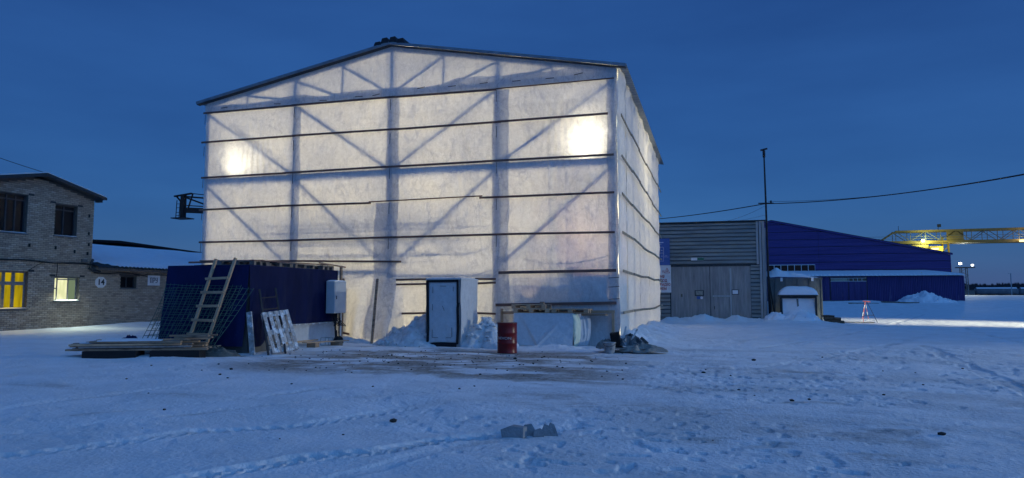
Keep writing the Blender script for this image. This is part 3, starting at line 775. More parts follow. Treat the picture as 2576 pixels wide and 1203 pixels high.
for z in (7.70, 6.30, 5.02, 3.72, 2.44, 1.06):
    y = TY0 + 0.12; zz = z; k = 0
    while y < TY1 - 0.5:
        ny = min(y + rd.uniform(2.8, 3.6), TY1 + 0.05); z2 = z + rd.uniform(-.05, .05)
        batten((TX1 + 0.14 + .03 * (k % 2), y, zz), (TX1 + 0.14 + .03 * (k % 2), ny + .1, z2), 0.085, 0.03, 'wood_side')
        y, zz = ny, z2; k += 1
# low timber frame in the right bay
for p, q in (((-6.95, by - .1, 0.0), (-6.95, by - .1, 1.18)), ((-6.95, by - .1, 1.04), (-3.1, by - .1, 1.10)), ((-3.16, by - .1, 0.05), (-3.16, by - .1, 1.06))):
    G().bar(p, q, 0.09, 0.05, up=(0, 1, 0)).build('frame_timber', 'wood_pale', hall)
# short stitches where the cloth is stapled through strips of strap
g = G()
for x in (-18.6, -16.2, -14.2, -12.7, -12.0, -10.2, -9.0, -7.8, -6.6, -5.4, -4.4):
    z = 8.99 + 0.05 * rd.random() + 0.10 * (x > -11) ; a = rd.uniform(-.03, .05)
    g.bar((x, TY0 - 0.105, z), (x + 0.30, TY0 - 0.105, z + a), 0.01, 0.022)
for cx in CXS[:4]:
    for z in np.arange(3.2, 8.8, 1.28):
        g.bar((cx + 0.02, TY0 - 0.125, z + .1), (cx + 0.03, TY0 - 0.125, z + .5), 0.01, 0.02, up=(0, 1, 0))
for z in (2.2, 1.9, 1.5): g.bar((-3.3, TY0 - .12, z), (-2.95, TY0 - .12, z + .02), .01, .02)
o = g.build('strap_stitches', 'frame_dark', hall); o['kind'] = 'stuff'
# corrugated roof
def corr_roof(xa, za, xb, zb, y0, y1, period=0.24, amp=0.028):
    ys_ = np.arange(y0, y1, period / 4); n = len(ys_)
    w = np.array([0, 1, 1, 0])[np.arange(n) % 4] * amp
    P = np.zeros((2, n, 3)); P[0, :, 0] = xa; P[1, :, 0] = xb; P[0, :, 2] = za + w; P[1, :, 2] = zb + w
    P[:, :, 1] = ys_[None, :]
    g = G().grid(P); P2 = P.copy(); P2[:, :, 2] -= 0.02; g.grid(P2[::-1])
    for e in (0, 1):
        Q = np.stack([P[e], P2[e]]); g.grid(Q)
    return g.build('roof_sheet', 'roof_metal', hall)
sl = (RIDGE_Z - EAVE_Z) / (TX1 - RIDGE_X)
corr_roof(RIDGE_X, RIDGE_Z + .02, TX1 + 0.36, EAVE_Z - 0.36 * sl + .02, TY0 - 0.20, TY1 + 0.3)
corr_roof(RIDGE_X, RIDGE_Z + .02, TX0 - 0.36, EAVE_Z - 0.36 * sl + .02, TY0 - 0.20, TY1 + 0.3)
for xe in (TX0 - 0.34, TX1 + 0.34):
    g = G().bar((RIDGE_X, TY0 - .23, RIDGE_Z - .02), (xe, TY0 - .23, EAVE_Z - .34 * sl - .02), 0.035, 0.10, up=(0, 0, 1)); g.build('fascia', 'roof_metal', hall)
    g = G().bar((RIDGE_X, TY0 - .11, RIDGE_Z - .08), (xe, TY0 - .11, EAVE_Z - .34 * sl - .08), 0.18, 0.02, up=(0, 0, 1)); g.build('soffit', 'frame_dark', hall)
for x, dz in ((-11.75, -.02), (-11.47, .05), (-11.14, .05), (-10.82, .02)):
    b = roof_z(x) + 0.03
    g = G(); g.prism([(x - .15, TY0 - .26, b), (x + .15, TY0 - .26, b), (x + .10, TY0 - .26, b + .15 + dz), (x - .09, TY0 - .26, b + .13 + dz)], (0, 18.6, 0)); g.build('ridge_rib', 'dark_metal', hall)
# plant standing inside, seen as shadows on the cloth
G().box(-4.62, -3.30, TY0 + 0.16, TY0 + 2.6, 0, 2.40).single('storage_container', 'inside_dark', (-4.0, TY0 + 1.2, 0), 'dark container behind the cloth in the lower right bay, seen as shadow', 'container')
G().box(-6.95, -4.64, TY0 + 0.55, TY0 + 2.6, 0, 2.30).single('crate_stack', 'inside_dark', (-5.8, TY0 + 1.5, 0), 'stacked crates behind the cloth, a blue shadow beside the container', 'crates')
t = thing('lattice_mast', 'lattice mast inside the hall, a faint shadow in the right bay', 'mast', (-5.05, TY0 + 0.9, 2.30))
for dx in (-0.27, 0.27): G().bar((-5.05 + dx, TY0 + .62, 2.36), (-5.05 + dx, TY0 + .62, 6.05), 0.07, 0.07).build('chord', 'steel', t)
for k in range(9):
    z = 2.4 + k * 0.4
    G().bar((-5.32, TY0 + .62, z), (-4.78, TY0 + .62, z + 0.4 * (1 if k % 2 else 1)), 0.03, 0.03).build('lacing', 'steel', t)
G().box(-5.0, -4.0, TY0 + 0.42, TY0 + 1.3, 2.36, 2.62).box(-4.8, -4.45, TY0 + .42, TY0 + 1.0, 2.62, 2.80).single('machine_cabinet', 'inside_dark', (-4.5, TY0 + .9, 2.36), 'squat machine on the container, a soft shadow in the right bay', 'machine')
# lamps inside
def work_lamp(x, y, z, label, aim, power, color, cone, blend, size, group=None, m='lamp_glow'):
    t = thing('work_floodlight', label, 'floodlight', (x, y, z), group)
    d = (Vector(aim) - Vector((x, y, z))).normalized()
    p = Vector((x, y, z))
    G().bar(p - d * 0.16, p - d * 0.06, 0.34, 0.26).build('housing', 'lamp_body', t)
    G().bar(p - d * 0.058, p - d * 0.05, 0.30, 0.22).build('lens', m, t)
    G().bar(p - d * 0.12, p - d * 0.12 + Vector((0, 0, -0.22)), 0.04, 0.04).build('bracket', 'lamp_body', t)
    lamp('SPOT', t, p, power, color, size, aim, cone, blend)
    return t
WARM = (1.0, 0.86, 0.56)
work_lamp(-18.1, TY0 + 0.95, 6.55, 'lit floodlight glaring through the cloth of the left bay', (-17.75, TY0, 6.95), 270, (1, .93, .74), 118, .9, 0.16)
work_lamp(-3.95, TY0 + 0.95, 6.60, 'lit floodlight glaring through the cloth at the right corner', (-4.0, TY0, 6.9), 400, (1, .93, .74), 118, .9, 0.16)
for i, (x, y, z, k) in enumerate(((-16.6, 33.5, 8.2, 1.0), (-11.2, 35.0, 8.4, 1.0), (-5.8, 33.5, 8.2, 1.0), (-13.8, 38, 4.5, 0.5), (-7.5, 38, 4.5, 0.5), (-17.2, 27.6, 7.8, .16), (-13.2, 27.2, 8.0, .16), (-9.3, 27.2, 8.0, .16), (-5.2, 27.6, 5.2, .14), (-9.5, 28.0, 3.2, .14), (-14.6, 28.0, 3.6, .14))):  # weak ones near the front added to soften post shadows on the cloth
    t = thing('hall_lamp', 'unseen bell lamp set inside the hall to light its cloth', 'lamp', (x, y, z), 'bell lamps inside the hall')
    G().lathe((x, y, z), [(0.05, .30), (0.12, .22), (0.30, 0.02)][::-1], 16).build('shade', 'lamp_body', t, True)
    G().lathe((x, y, z - .10), [(0.05, -.05), (0.10, .03), (0.05, .10)], 12).build('bulb', 'lamp_glow', t, True)
    lamp('POINT', t, (x, y, z - 0.3), 1640 * k, WARM, 0.25)
for x, z, p, label in ((-6.05, 1.28, 16, 'small work light low in the right bay, a cone of glow'), (-3.22, 1.22, 10, 'small work light by the right corner post, low orange glow')):
    t = thing('work_light', label, 'lamp', (x, TY0 + .42, z - .1))
    G().lathe((x, TY0 + .42, z - .1), [(0.05, -0.05), (0.08, 0.03), (0.03, 0.07)], 12).build('bulb', 'lamp_warm', t, True)
    lamp('SPOT', t, (x, TY0 + .42, z), p, (1, .72, .42), 0.05, (x, TY0 + .05, z + .8), 75, 0.6)

t = thing('work_light', 'reddish work light inside the right bay above the container', 'lamp', (-4.3, TY0 + 1.5, 3.4))
G().lathe((-4.3, TY0 + 1.5, 3.4), [(0.05, -0.05), (0.08, 0.03), (0.03, 0.07)], 12).build('bulb', 'lamp_warm', t, True)
lamp('POINT', t, (-4.3, TY0 + 1.35, 3.4), 46, (1, .50, .42), 0.1)

# pipes and slack cables inside, close enough to shade the cloth
t = thing('pipe_rack', 'stack of long pipes inside the hall, blurred streaks across the middle bays', 'pipes', (-12, TY0 + 1.0, 3.3))
rp_ = random.Random(4)
for k in range(9):
    z = 3.15 + k * .17 + rp_.uniform(-.04, .04); x0 = rp_.uniform(-17.5, -15); x1 = rp_.uniform(-10.5, -7.6)
    G().tube([(x0, TY0 + .55 + .08 * (k % 3), z), (x1, TY0 + .55 + .08 * (k % 3), z + rp_.uniform(-.1, .1))], rp_.uniform(.03, .06), 8).build('pipe', 'steel', t)
for k, (x0, x1, z, sag) in enumerate(((-14.8, -11.3, 2.55, .35), (-14.6, -12.0, 2.45, .55), (-10.6, -8.6, 3.5, .5), (-9.2, -7.3, 3.4, .35), (-10.9, -7.3, 2.45, .25), (-6.2, -3.3, 2.9, .22))):
    pts = [Vector((x0, TY0 + .07, z)).lerp(Vector((x1, TY0 + .07, z + .1)), u) - Vector((0, 0, sag * 4 * u * (1 - u))) for u in np.linspace(0, 1, 16)]
    G().tube(pts, .016, 5).single('slack_cable', 'cable', (x0, TY0 + .07, z), ['upper slack cable shading the cloth right of the tarp booth', 'lower slack cable shading the cloth right of the tarp booth', 'hanging cable loop shading the middle bay', 'smaller cable loop shading the middle bay by the post', 'shallow cable shading the cloth above the porch', 'cable shading the cloth above the lower right bay'][k], 'cable', smooth=True)
# ================================================================== brick house on the left
HX = -30.2
def brick_tone(r):
    t = r.random(); k = 0.90 + 0.22 * r.random()
    base = (0.44, 0.355, 0.27) if t < 0.6 else ((0.36, 0.285, 0.22) if t < 0.85 else (0.50, 0.415, 0.33))
    return tuple(c * k for c in base)
def brick_verts(y0, y1, z0, z1, x, proud):
    e = 0.007
    return [(x, y0, z0), (x, y1, z0), (x, y1, z1), (x, y0, z1),
            (x + proud, y0 + e, z0 + e), (x + proud, y1 - e, z0 + e), (x + proud, y1 - e, z1 - e), (x + proud, y0 + e, z1 - e)]
BRICK_F = [(4, 5, 6, 7), (0, 1, 5, 4), (1, 2, 6, 5), (2, 3, 7, 6), (3, 0, 4, 7)]
def set_colors(me, per_face):
    a = me.color_attributes.new('brick_color', 'FLOAT_COLOR', 'CORNER')
    buf = np.ones((len(me.loops), 4), np.float32); i = 0
    for p, c in zip(me.polygons, per_face):
        n = p.loop_total; buf[i:i+n, :3] = c; i += n
    a.data.foreach_set('color', buf.ravel())
def brickwork(parent, y0, y1, z0, zt, openings, keep=300, seed=3, course=0.088, length=0.262):
    """running-bond face: nearest bricks in view are parts of their own, the others one mass"""
    r = random.Random(seed); full = []; cut = []
    z = z0; k = 0
    while z < zt(0.5 * (y0 + y1)) + 2:
        y = y0 - (length / 2 if k % 2 else 0)
        while y < y1:
            a, b = max(y, y0), min(y + length, y1)
            if b - a > 0.05 and z + course < min(zt(a), zt(b)) - 0.05:
                pieces = [(a, b)]
                for (oa, ob, oz0, oz1) in openings:
                    if z + course > oz0 + .01 and z < oz1 - .01:
                        nxt = []
                        for (p, q) in pieces:
                            if q <= oa or p >= ob: nxt.append((p, q)); continue
                            if p < oa - 0.04: nxt.append((p, oa))
                            if q > ob + 0.04: nxt.append((ob, q))
                        pieces = nxt
                for (p, q) in pieces:
                    (full if abs(q - p - length) < 1e-6 else cut).append((p, q, z))
            y += length
        z += course; k += 1
    # four shapes of whole brick shared by the single ones
    protos = []
    for j in range(6):
        me = bpy.data.meshes.new('brick')
        L2, H2 = (length - 0.014) / 2, (course - 0.013) / 2
        jz = r.uniform(-.003, .003)
        me.from_pydata(brick_verts(-L2, L2, -H2 + jz, H2 + jz, 0, 0.013 + 0.005 * r.random()), [], BRICK_F); me.update()
        me.materials.append(MAT['brick']); set_colors(me, [brick_tone(r)] * 5)
        protos.append(me)
    def in_view(f):   # rough frame test: what stands left of the picture's edge is not counted
        return (f[0] + f[1]) / 2 > 23.75
    cand = sorted([f for f in full if in_view(f) and f[2] > 0.15], key=lambda f: f[0] ** 2 + HX ** 2 + (f[2] - 1.6) ** 2)
    single = set(cand[:keep])
    off = world_loc(parent)
    for f in cand[:keep]:
        o = bpy.data.objects.new('brick', protos[r.randrange(6)]); COL.objects.link(o); o.parent = parent
        o.location = Vector((HX + 0.001, (f[0] + f[1]) / 2, f[2] + course / 2)) - off
    g = G(); cols = []
    for f in full + cut:
        if f in single: continue
        g.add(brick_verts(f[0] + .007, f[1] - .007, f[2] + .006, f[2] + course - .007, HX + 0.001, 0.011 + 0.007 * r.random()), BRICK_F)
        cols += [brick_tone(r)] * 5
    o = g.build('brick_courses', 'brick', parent); set_colors(o.data, cols); o['kind'] = 'stuff'
def wall_core(parent, y0, y1, zt, openings, depth=0.35, m='mortar'):
    """wall slab facing +X with openings left out; zt(y) is its top"""
    ys = sorted(set([y0, y1] + [v for o in openings for v in (o[0], o[1]) if y0 < v < y1]))
    g = G()
    for a, b in zip(ys[:-1], ys[1:]):
        holes = sorted([(o[2], o[3]) for o in openings if o[0] < (a + b) / 2 < o[1]])
        z = -0.3
        for h0, h1 in holes:
            g.box(HX - depth, HX, a, b, z, h0); z = h1
        g.prism([(HX, a, z), (HX, b, z), (HX, b, zt(b)), (HX, a, zt(a))], (-depth, 0, 0))
    return g.build('wall', m, parent)
def window(parent, y0, y1, z0, z1, lit, mull, trans, frame_m='frame_dark', inset=0.16, snow=True, label=None, bar=0.07, open_to=None):
    x = HX - inset; off = 0.02
    g = G(); fw = 0.06
    g.box(x - .06, x, y0, y0 + fw, z0, z1).box(x - .06, x, y1 - fw, y1, z0, z1).box(x - .06, x, y0 + fw, y1 - fw, z1 - fw, z1).box(x - .06, x, y0 + fw, y1 - fw, z0, z0 + fw)
    for k in mull: yy = y0 + (y1 - y0) * k; g.box(x - .055, x + .004, yy - bar / 2, yy + bar / 2, z0 + fw, z1 - fw)
    for k, a, b in trans:
        zz = z0 + (z1 - z0) * k; ya, yb = y0 + (y1 - y0) * a, y0 + (y1 - y0) * b
        g.box(x - .052, x + .007, ya, yb, zz - bar / 2, zz + bar / 2)
    w = g.build('window', frame_m, parent)
    if label: w['label'] = label
    # panes between the bars, one by one
    cuts = [y0 + fw] + [y0 + (y1 - y0) * k for k in mull] + [y1 - fw]
    for a, b in zip(cuts[:-1], cuts[1:]):
        G().box(x - .035, x - .03, a, b, z0 + fw, z1 - fw).build('pane', lit if isinstance(lit, str) else lit[cuts.index(a)], w)
    G().box(HX - inset - .02, HX + 0.07, y0 - .05, y1 + .05, z0 - 0.05, z0 - 0.002).build('sill', 'sill', w)
    if snow:
        yy = np.linspace(y0 + .02, y1 - .02, 14); xx = np.linspace(HX - inset + .005, HX + 0.055, 6)
        Y, X = np.meshgrid(yy, xx)
        Z = z0 + 0.012 + 0.05 * np.clip(0.6 + fbm(Y / .3, X / .1, 3, int(abs(z0 * 100))), 0, 1.4) * np.sin(np.linspace(0.25, PI - .1, 6))[:, None]
        G().grid(np.stack([X, Y, Z], -1)).build('snow_on_sill', 'snow', w, True)
    return w
APEX_Y, APEX_Z = 25.35, 7.20
def h_top(y): return APEX_Z - 0.212 * abs(y - APEX_Y)
house = thing('brick_house', 'two storey grey brick house with low gable and yellow lit window', 'house', (HX, 25.0, 0))
WIN = {'ul': (22.4, 24.78, 4.45, 6.22), 'us': (26.20, 27.42, 4.50, 6.02), 'll': (22.4, 24.98, 1.04, 2.72), 'ls': (26.36, 27.72, 1.38, 2.53)}
hop = list(WIN.values())
Y_CORNER = 28.38
wall_core(house, 17.0, Y_CORNER, h_top, hop)
brickwork(house, 21.2, Y_CORNER, 0.0, h_top, hop, 300, 3)
g = G().box(-40, HX - .36, Y_CORNER - .36, Y_CORNER - .01, -.3, h_top(Y_CORNER) - .02).box(-40, HX - .36, 17, 17.35, -.3, h_top(17.2)).box(-40.3, -40, 17, Y_CORNER, -.3, 6.4)
g.build('rear_wall', 'plaster_dark', house)
rf = None
for ye in (28.72, 16.6):
    g = G(); zt = h_top(ye)
    g.prism([(HX + 0.42, APEX_Y, APEX_Z + 0.02), (HX + .42, ye, zt + .02), (HX + .42, ye, zt + .15), (HX + .42, APEX_Y, APEX_Z + .15)], (-10.6, 0, 0))
    o = g.build('roof', 'frame_dark', house)
    g = G(); g.prism([(HX + .40, APEX_Y, APEX_Z + .152), (HX + .40, ye, zt + .152), (HX + .40, ye, zt + .20), (HX + .40, APEX_Y, APEX_Z + .20)], (-10.5, 0, 0)); g.build('roof_snow', 'snow', o)
    g = G().bar((HX + .44, APEX_Y, APEX_Z + .05), (HX + .44, ye, zt + .06), 0.03, 0.11); g.build('barge_board', 'frame_dark', o)
G().box(HX + .02, HX + .35, 28.40, 28.55, 6.36, 6.50).build('roof_beam_end', 'frame_dark', house)
window(house, *WIN['ul'], 'pane_dark', [0.30, 0.62, 0.80], [(0.86, 0, 1)], 'frame_dark')
window(house, *WIN['us'], ['pane_dark', 'pane_dark'], [0.48], [(0.84, 0, 1)], 'frame_dark')
window(house, *WIN['ll'], 'lit_yellow', [0.35, 0.60, 0.78], [(0.68, 0, 1)], 'frame_paint', bar=0.15, label='window lit yellow from inside')
window(house, *WIN['ls'], ['lit_white', 'lit_white', 'lit_dim'], [0.20, 0.64], [(0.52, 0.02, 0.2), (0.90, 0.2, .98)], 'frame_paint', label='window lit white from inside', bar=0.05)
for y0, y1, z0, z1 in hop:
    G().box(HX - .05, HX + .022, y0 - .28, y0 - .002, z1 + .005, z1 + .10).box(HX - .05, HX + .022, y1 + .002, y1 + .28, z1 + .005, z1 + .10).build('lintel', 'lintel', house)
for y, z in ((24.95, 3.95), (26.3, 3.92), (27.35, 3.80), (28.10, 5.65), (28.12, 4.75), (28.15, 4.2), (28.1, 3.75)):
    G().box(HX + .0, HX + .021, y - .05, y + .06, z - .09, z + .07).build('putlog_hole', 'foam_black', house)
def cable(name, pts, r, parent, m='cable', n=6): return G().tube(pts, r, n).build(name, m, parent, True)
cable('wall_cable', [(HX + .05, y, 3.24 + .03 * math.sin(y * 2.1) - .01 * (y - 23)) for y in np.linspace(21.5, 28.2, 24)], 0.035, house)
cable('wall_cable', [(HX + .045, 24.9, 2.75), (HX + .045, 25.3, 3.0), (HX + .045, 25.7, 3.2)], 0.012, house)
cable('wall_cable', [(HX + .045, 26.42, 3.2), (HX + .045, 26.44, 2.9), (HX + .045, 26.4, 2.54)], 0.014, house)
cable('drain_pipe', [(HX + .12, 28.35, 3.45), (HX + .14, 28.20, 3.25), (HX + .12, 28.15, 3.0), (HX + .12, 28.35, 2.88), (HX + .12, 28.8, 2.86)], 0.06, house, 'frame_dark', 8)
G().box(HX + .02, HX + .10, 27.75, 28.05, 3.28, 3.44).build('junction_box', 'plaster_dark', house)
lamp('AREA', house, (HX + .12, 27.0, 1.95), 55, (0.85, 1.0, 0.75), 1.0, (HX + 3, 26.8, 0.0)).data.size = 1.0
lamp('AREA', house, (HX + .12, 23.8, 1.9), 14, (1.0, 0.72, 0.10), 1.0, (HX + 3, 23.8, 0.0)).data.size = 1.2

# single storey annex behind it
annex = thing('brick_annex', 'low brick annex with snowy corrugated roof beside the tarp booth', 'building', (HX, 32, 0))
aw = (30.25, 31.32, 2.03, 2.68)
def a_top(y): return 3.12
wall_core(annex, Y_CORNER + .002, 46.5, a_top, [aw])
brickwork(annex, Y_CORNER + .002, 36.5, 0.0, a_top, [aw], 300, 9)
G().box(-38, HX - .36, 46.15, 46.5, -.3, 4.4).build('rear_wall', 'plaster_dark', annex)
window(annex, *aw, 'pane_dark', [0.5], [], 'frame_dark', snow=False)
G().box(HX - .05, HX + .03, aw[0] - .12, aw[1] + .2, 2.69, 2.78).build('lintel', 'lintel', annex)
def corr_sheet(x0, z0, x1, z1, ya, yb, per, amp, parent, m, name='roof'):
    ys_ = np.arange(ya, yb, per / 6); w = np.sin(ys_ / per * 2 * PI) * amp
    P = np.zeros((2, len(ys_), 3)); P[0, :, 0] = x0; P[1, :, 0] = x1; P[0, :, 2] = z0 + w; P[1, :, 2] = z1 + w; P[:, :, 1] = ys_
    P2 = P.copy(); P2[:, :, 2] -= 0.025
    g = G().grid(P).grid(P2[::-1]).grid(np.stack([P[0], P2[0]]))
    return g.build(name, m, parent)
ar = corr_sheet(HX + 0.38, 3.10, -37.2, 4.72, Y_CORNER + .05, 46.8, 0.26, 0.035, annex, 'frame_dark')
yy = np.linspace(Y_CORNER + .06, 46.75, 200); tt = np.linspace(0, 1, 40)
Yg, Tg = np.meshgrid(yy, tt)
edge = np.clip(0.40 - 0.30 * (yy - Y_CORNER), -0.02, 0.40) / 7.58 * 5 + 0.012 * fbm(yy / .35, yy * 0, 3, 5)
edge = np.maximum(edge, 0.0)
Tt = edge[None, :] + (1 - edge[None, :]) * Tg
Xg = HX + 0.37 + (-37.2 - HX - .37) * Tt
Zg = 3.12 + 1.62 * Tt + 0.04 + 0.09 * sstep(0, 0.10, Tg) + 0.03 * fbm(Yg / 1.5, Xg / 1.5, 3, 17) * sstep(0, .1, Tg)
Zg = Zg + 0.03 * np.sin(Yg / 0.26 * 2 * PI) * (1 - sstep(0, .05, Tg))
G().grid(np.stack([Xg, Yg, Zg], -1)).build('snow_layer', 'snow', ar, True)
G().box(HX + .0, HX + .30, Y_CORNER + .1, 46.6, 2.95, 3.06).build('eave_board', 'plaster_dark', annex)
cable('wall_cable', [(HX + .06, y, 2.84 + .06 * math.sin(y * 1.9) - .02 * (y - 28)) for y in np.linspace(28.5, 32.0, 18)], 0.03, annex)
cable('wall_cable', [(HX + .05, y, 2.80 + .02 * math.sin(y * 1.3)) for y in np.linspace(31.9, 36.0, 10)], 0.018, annex)
sn = thing('number_sign', 'round white house number sign reading 14', 'sign', (HX + .04, 28.96, 2.0))
g = G(); g.prism([(HX + .03, 28.96 + .36 * math.cos(a), 2.31 + .30 * math.sin(a)) for a in np.arange(8) * PI / 4 + PI / 8], (0.02, 0, 0)); g.build('plate', 'sign_white', sn)
text('lettering', '14', 0.40, 'sign_ink', sn, (HX + .056, 28.96, 2.31), (R(90), 0, R(90)), bold=0.012, xs=1.1)
ps = thing('name_sign', 'white rectangular sign with black letters on the annex wall', 'sign', (HX + .04, 32.5, 2.2))
G().box(HX + .03, HX + .05, 32.08, 32.96, 2.20, 2.78).build('plate', 'sign_white', ps)
def block_letters(parent, x, y0, z0, h, segs, adv, w):
    for i, letter in enumerate(segs):
        g = G()
        for (a, b, c, d) in letter:
            g.box(x, x + .006, y0 + i * adv + a * w, y0 + i * adv + b * w, z0 + c * h, z0 + d * h)
        g.build('letter', 'sign_ink', parent)
block_letters(ps, HX + .052, 32.24, 2.34, 0.30,
              [[(0, .26, 0, .88), (.74, 1, 0, .88), (0, 1, .885, 1)],
               [(0, .26, 0, .88), (0, 1, .885, 1), (.74, 1, .46, .88), (.265, 1, .36, .455)],
               [(0, .26, .46, 1), (.74, 1, .12, 1), (0.265, .735, .40, .50), (0, .735, 0, .115)]], 0.195, 0.15)
# dark roof of another shed behind the annex
dk = thing('dark_roofed_shed', 'black roof edge of a shed behind the snowy annex roof', 'shed', (-46, 42, 0))
G().box(-50, -40.3, 37.5, 50, -.2, 4.6).build('wall', 'plaster_dark', dk)
g = G(); g.prism([(-40, 33, 5.05), (-40, 39.9, 5.32), (-40, 52, 4.85), (-40, 52, 5.02), (-40, 39.9, 5.50), (-40, 33, 5.22)], (-10, 0, 0)); g.build('roof', 'foam_black', dk)
G().box(-40.6, -40.2, 38.4, 38.6, 4.4, 5.2).box(-40.6, -40.2, 41.8, 42.0, 4.4, 5.1).build('roof_prop', 'foam_black', dk)

# ================================================================== grey metal store on the right
GY = 46.5
store = thing('metal_store', 'grey ribbed metal store with double gate beside the fabric hall', 'building', (0, GY, 0))
G().box(-8.5, 3.15, GY + .08, GY + 14, -.2, 6.28).build('wall', 'frame_dark', store)  # dark backing: shade of the gaps between siding panels put into its colour
def siding(x0, x1, z0, z1, pitch=0.245, y=GY):
    z = z0
    while z < z1 - 0.05:
        h = min(pitch, z1 - z)
        g = G(); k = h / pitch
        g.prism([(x0, y + .078, z + .034 * k), (x0, y + .02, z + .036 * k), (x0, y - .012, z + .06 * k), (x0, y + .0, z + .18 * k), (x0, y + .060, z + .205 * k), (x0, y + .070, z + h), (x0, y + .078, z + h)], (x1 - x0, 0, 0))
        g.build('siding_panel', 'siding', store); z += h
siding(-8.4, 2.66, 3.62, 6.28)
siding(-3.6, -2.66, 0.0, 3.56)
siding(2.30, 2.84, 0.0, 3.56)
for x0, x1, y0 in ((2.67, 2.80, -.04), (2.845, 2.98, -.07), (3.02, 3.17, -.05)):
    G().box(x0, x1, GY + y0, GY + .07, (0 if x0 > 2.8 else 3.6), 6.30).build('corner_trim', 'trim_metal', store)
G().box(-8.6, 3.25, GY - .10, GY + 14, 6.302, 6.37).build('roof_edge', 'frame_dark', store)
yy = np.linspace(-8.5, 3.2, 80); xx = np.linspace(0, 1, 8)
Xg, Tg = np.meshgrid(yy, xx); Zg = 6.373 + 0.03 * np.clip(.4 + fbm(Xg / .9, Tg, 3, 8), 0, 2) * np.sin(Tg * PI); G().grid(np.stack([Xg, GY - .08 + Tg * .9, Zg], -1)).build('roof_snow', 'snow', store, True)
G().box(3.18, 3.26, GY + .3, GY + 12, 0, 5.9).build('side_board', 'trim_metal', store)
# the gate
G().box(-2.66, 2.32, GY - .05, GY + .06, 3.50, 3.615).build('gate_header', 'frame_dark', store)
def gate_leaf(x0, x1, z0, z1, n, wicket=None):
    leaf = G().box(x0, x1, GY + .035, GY + .075, z0, z1).build('gate_leaf', 'gate_paint', store)
    w = (x1 - x0) / n
    for i in range(n):
        a, b = x0 + i * w + .006, x0 + (i + 1) * w - .006
        if wicket and a > wicket[0] - .05 and b < wicket[1] + .05:
            G().box(a, b, GY + .018, GY + .034, wicket[2] + .06, z1 - .02).build('gate_plank', 'gate_paint', leaf)
        else:
            G().box(a, b, GY + .018 + .004 * (i % 2), GY + .034, z0 + .02, z1 - .02).build('gate_plank', 'gate_paint', leaf)
    for (a, b) in ((x0, x0 + .07), (x1 - .07, x1)):
        G().box(a, b, GY - .008, GY + .017, z0 + .01, z1 - .01).build('gate_stile', 'gate_paint', leaf)
    G().box(x0 + .075, x1 - .075, GY - .008, GY + .017, z1 - .12, z1 - .01).build('gate_rail', 'gate_paint', leaf)
    for s, xa in ((1, x0 + .075), (-1, x1 - .075)):
        g = G(); g.prism([(xa, GY + .001, z1 - .125), (xa + s * .26, GY + .001, z1 - .125), (xa, GY + .001, z1 - .38)], (0, .016, 0)); g.build('gusset', 'gate_paint', leaf)
    return leaf
gate_leaf(-2.60, -0.19, 0.02, 3.49, 16)
lf = gate_leaf(-0.15, 2.28, 0.02, 3.49, 16, (-0.02, 0.97, 1.60))
lf['label'] = 'right gate leaf with a wicket door'
G().box(1.03, 1.13, GY - .02, GY + .016, 0.02, 3.38).build('gate_stile', 'trim_metal', lf)
wk = G().box(0.0, 0.98, GY - .006, GY + .016, 0.05, 1.52).build('wicket_door', 'gate_paint', lf)
for (a, b, c, d) in ((0.0, .06, .05, 1.52), (.92, .98, .05, 1.52), (.062, .918, 1.46, 1.52), (.062, .918, .05, .11)):
    G().box(a, b, GY - .022, GY - .007, c, d).build('door_rail', 'gate_paint', wk)
G().box(0.06, 0.10, GY - .05, GY - .024, 0.78, 0.98).build('handle', 'dark_metal', wk)
G().box(-0.02, 1.02, GY - .02, GY + .016, 1.56, 1.66).build('gate_rail', 'trim_metal', lf)
G().box(-1.98, -1.88, GY - .03, GY - .009, 1.55, 1.75).build('lock_plate', 'debris', store)
# boards and notices on it
nb = thing('notice_frame', 'framed faded notice with a blue sticker on the left gate leaf', 'notice', (-0.8, GY - .02, 1.4))
G().box(-1.12, -0.55, GY - .045, GY - .012, 1.62, 1.98).build('frame', 'frame_dark', nb)
G().box(-1.06, -0.61, GY - .05, GY - .046, 1.68, 1.94).build('sheet', mat('notice_paper', (0.42, 0.40, 0.33), (0.16, 0.15, 0.12), 9, .6), nb)
G().box(-1.0, -0.78, GY - .030, GY - .012, 1.42, 1.60).build('sticker', 'sign_blue', nb)
G().tube([(-.70, GY - .012, 1.50), (-.70, GY - .03, 1.50)], .085, 16).build('sticker', 'sign_white', nb)
nb = thing('notice_frame', 'white notice in dark frame on the right gate leaf', 'notice', (1.33, GY - .02, 1.6))
G().box(1.14, 1.55, GY - .045, GY - .012, 1.70, 2.02).build('frame', 'frame_dark', nb)
G().box(1.18, 1.51, GY - .05, GY - .046, 1.74, 1.98).build('sheet', 'sign_white', nb)
ex = thing('strip_sign', 'narrow white and green sign above the gate', 'sign', (-0.9, GY - .04, 3.86))
G().box(-1.30, -0.92, GY - .05, GY - .012, 3.88, 4.06).build('white_half', 'sign_white', ex)
G().box(-0.918, -0.52, GY - .05, GY - .012, 3.88, 4.06).build('green_half', 'sign_green', ex)
G().box(-0.90, -0.54, GY - .052, GY - .0505, 4.045, 4.058).box(-0.90, -0.54, GY - .052, GY - .0505, 3.882, 3.895).build('edge_line', 'sign_white', ex)
bs = thing('plan_board', 'blue site plan board on the metal store beside the hall', 'sign', (-3.2, GY - .06, 3.6))
G().box(-4.1, -2.63, GY - .06, GY - .02, 3.60, 5.33).build('board', 'sign_blue', bs)
g = G(); yb = GY - .064
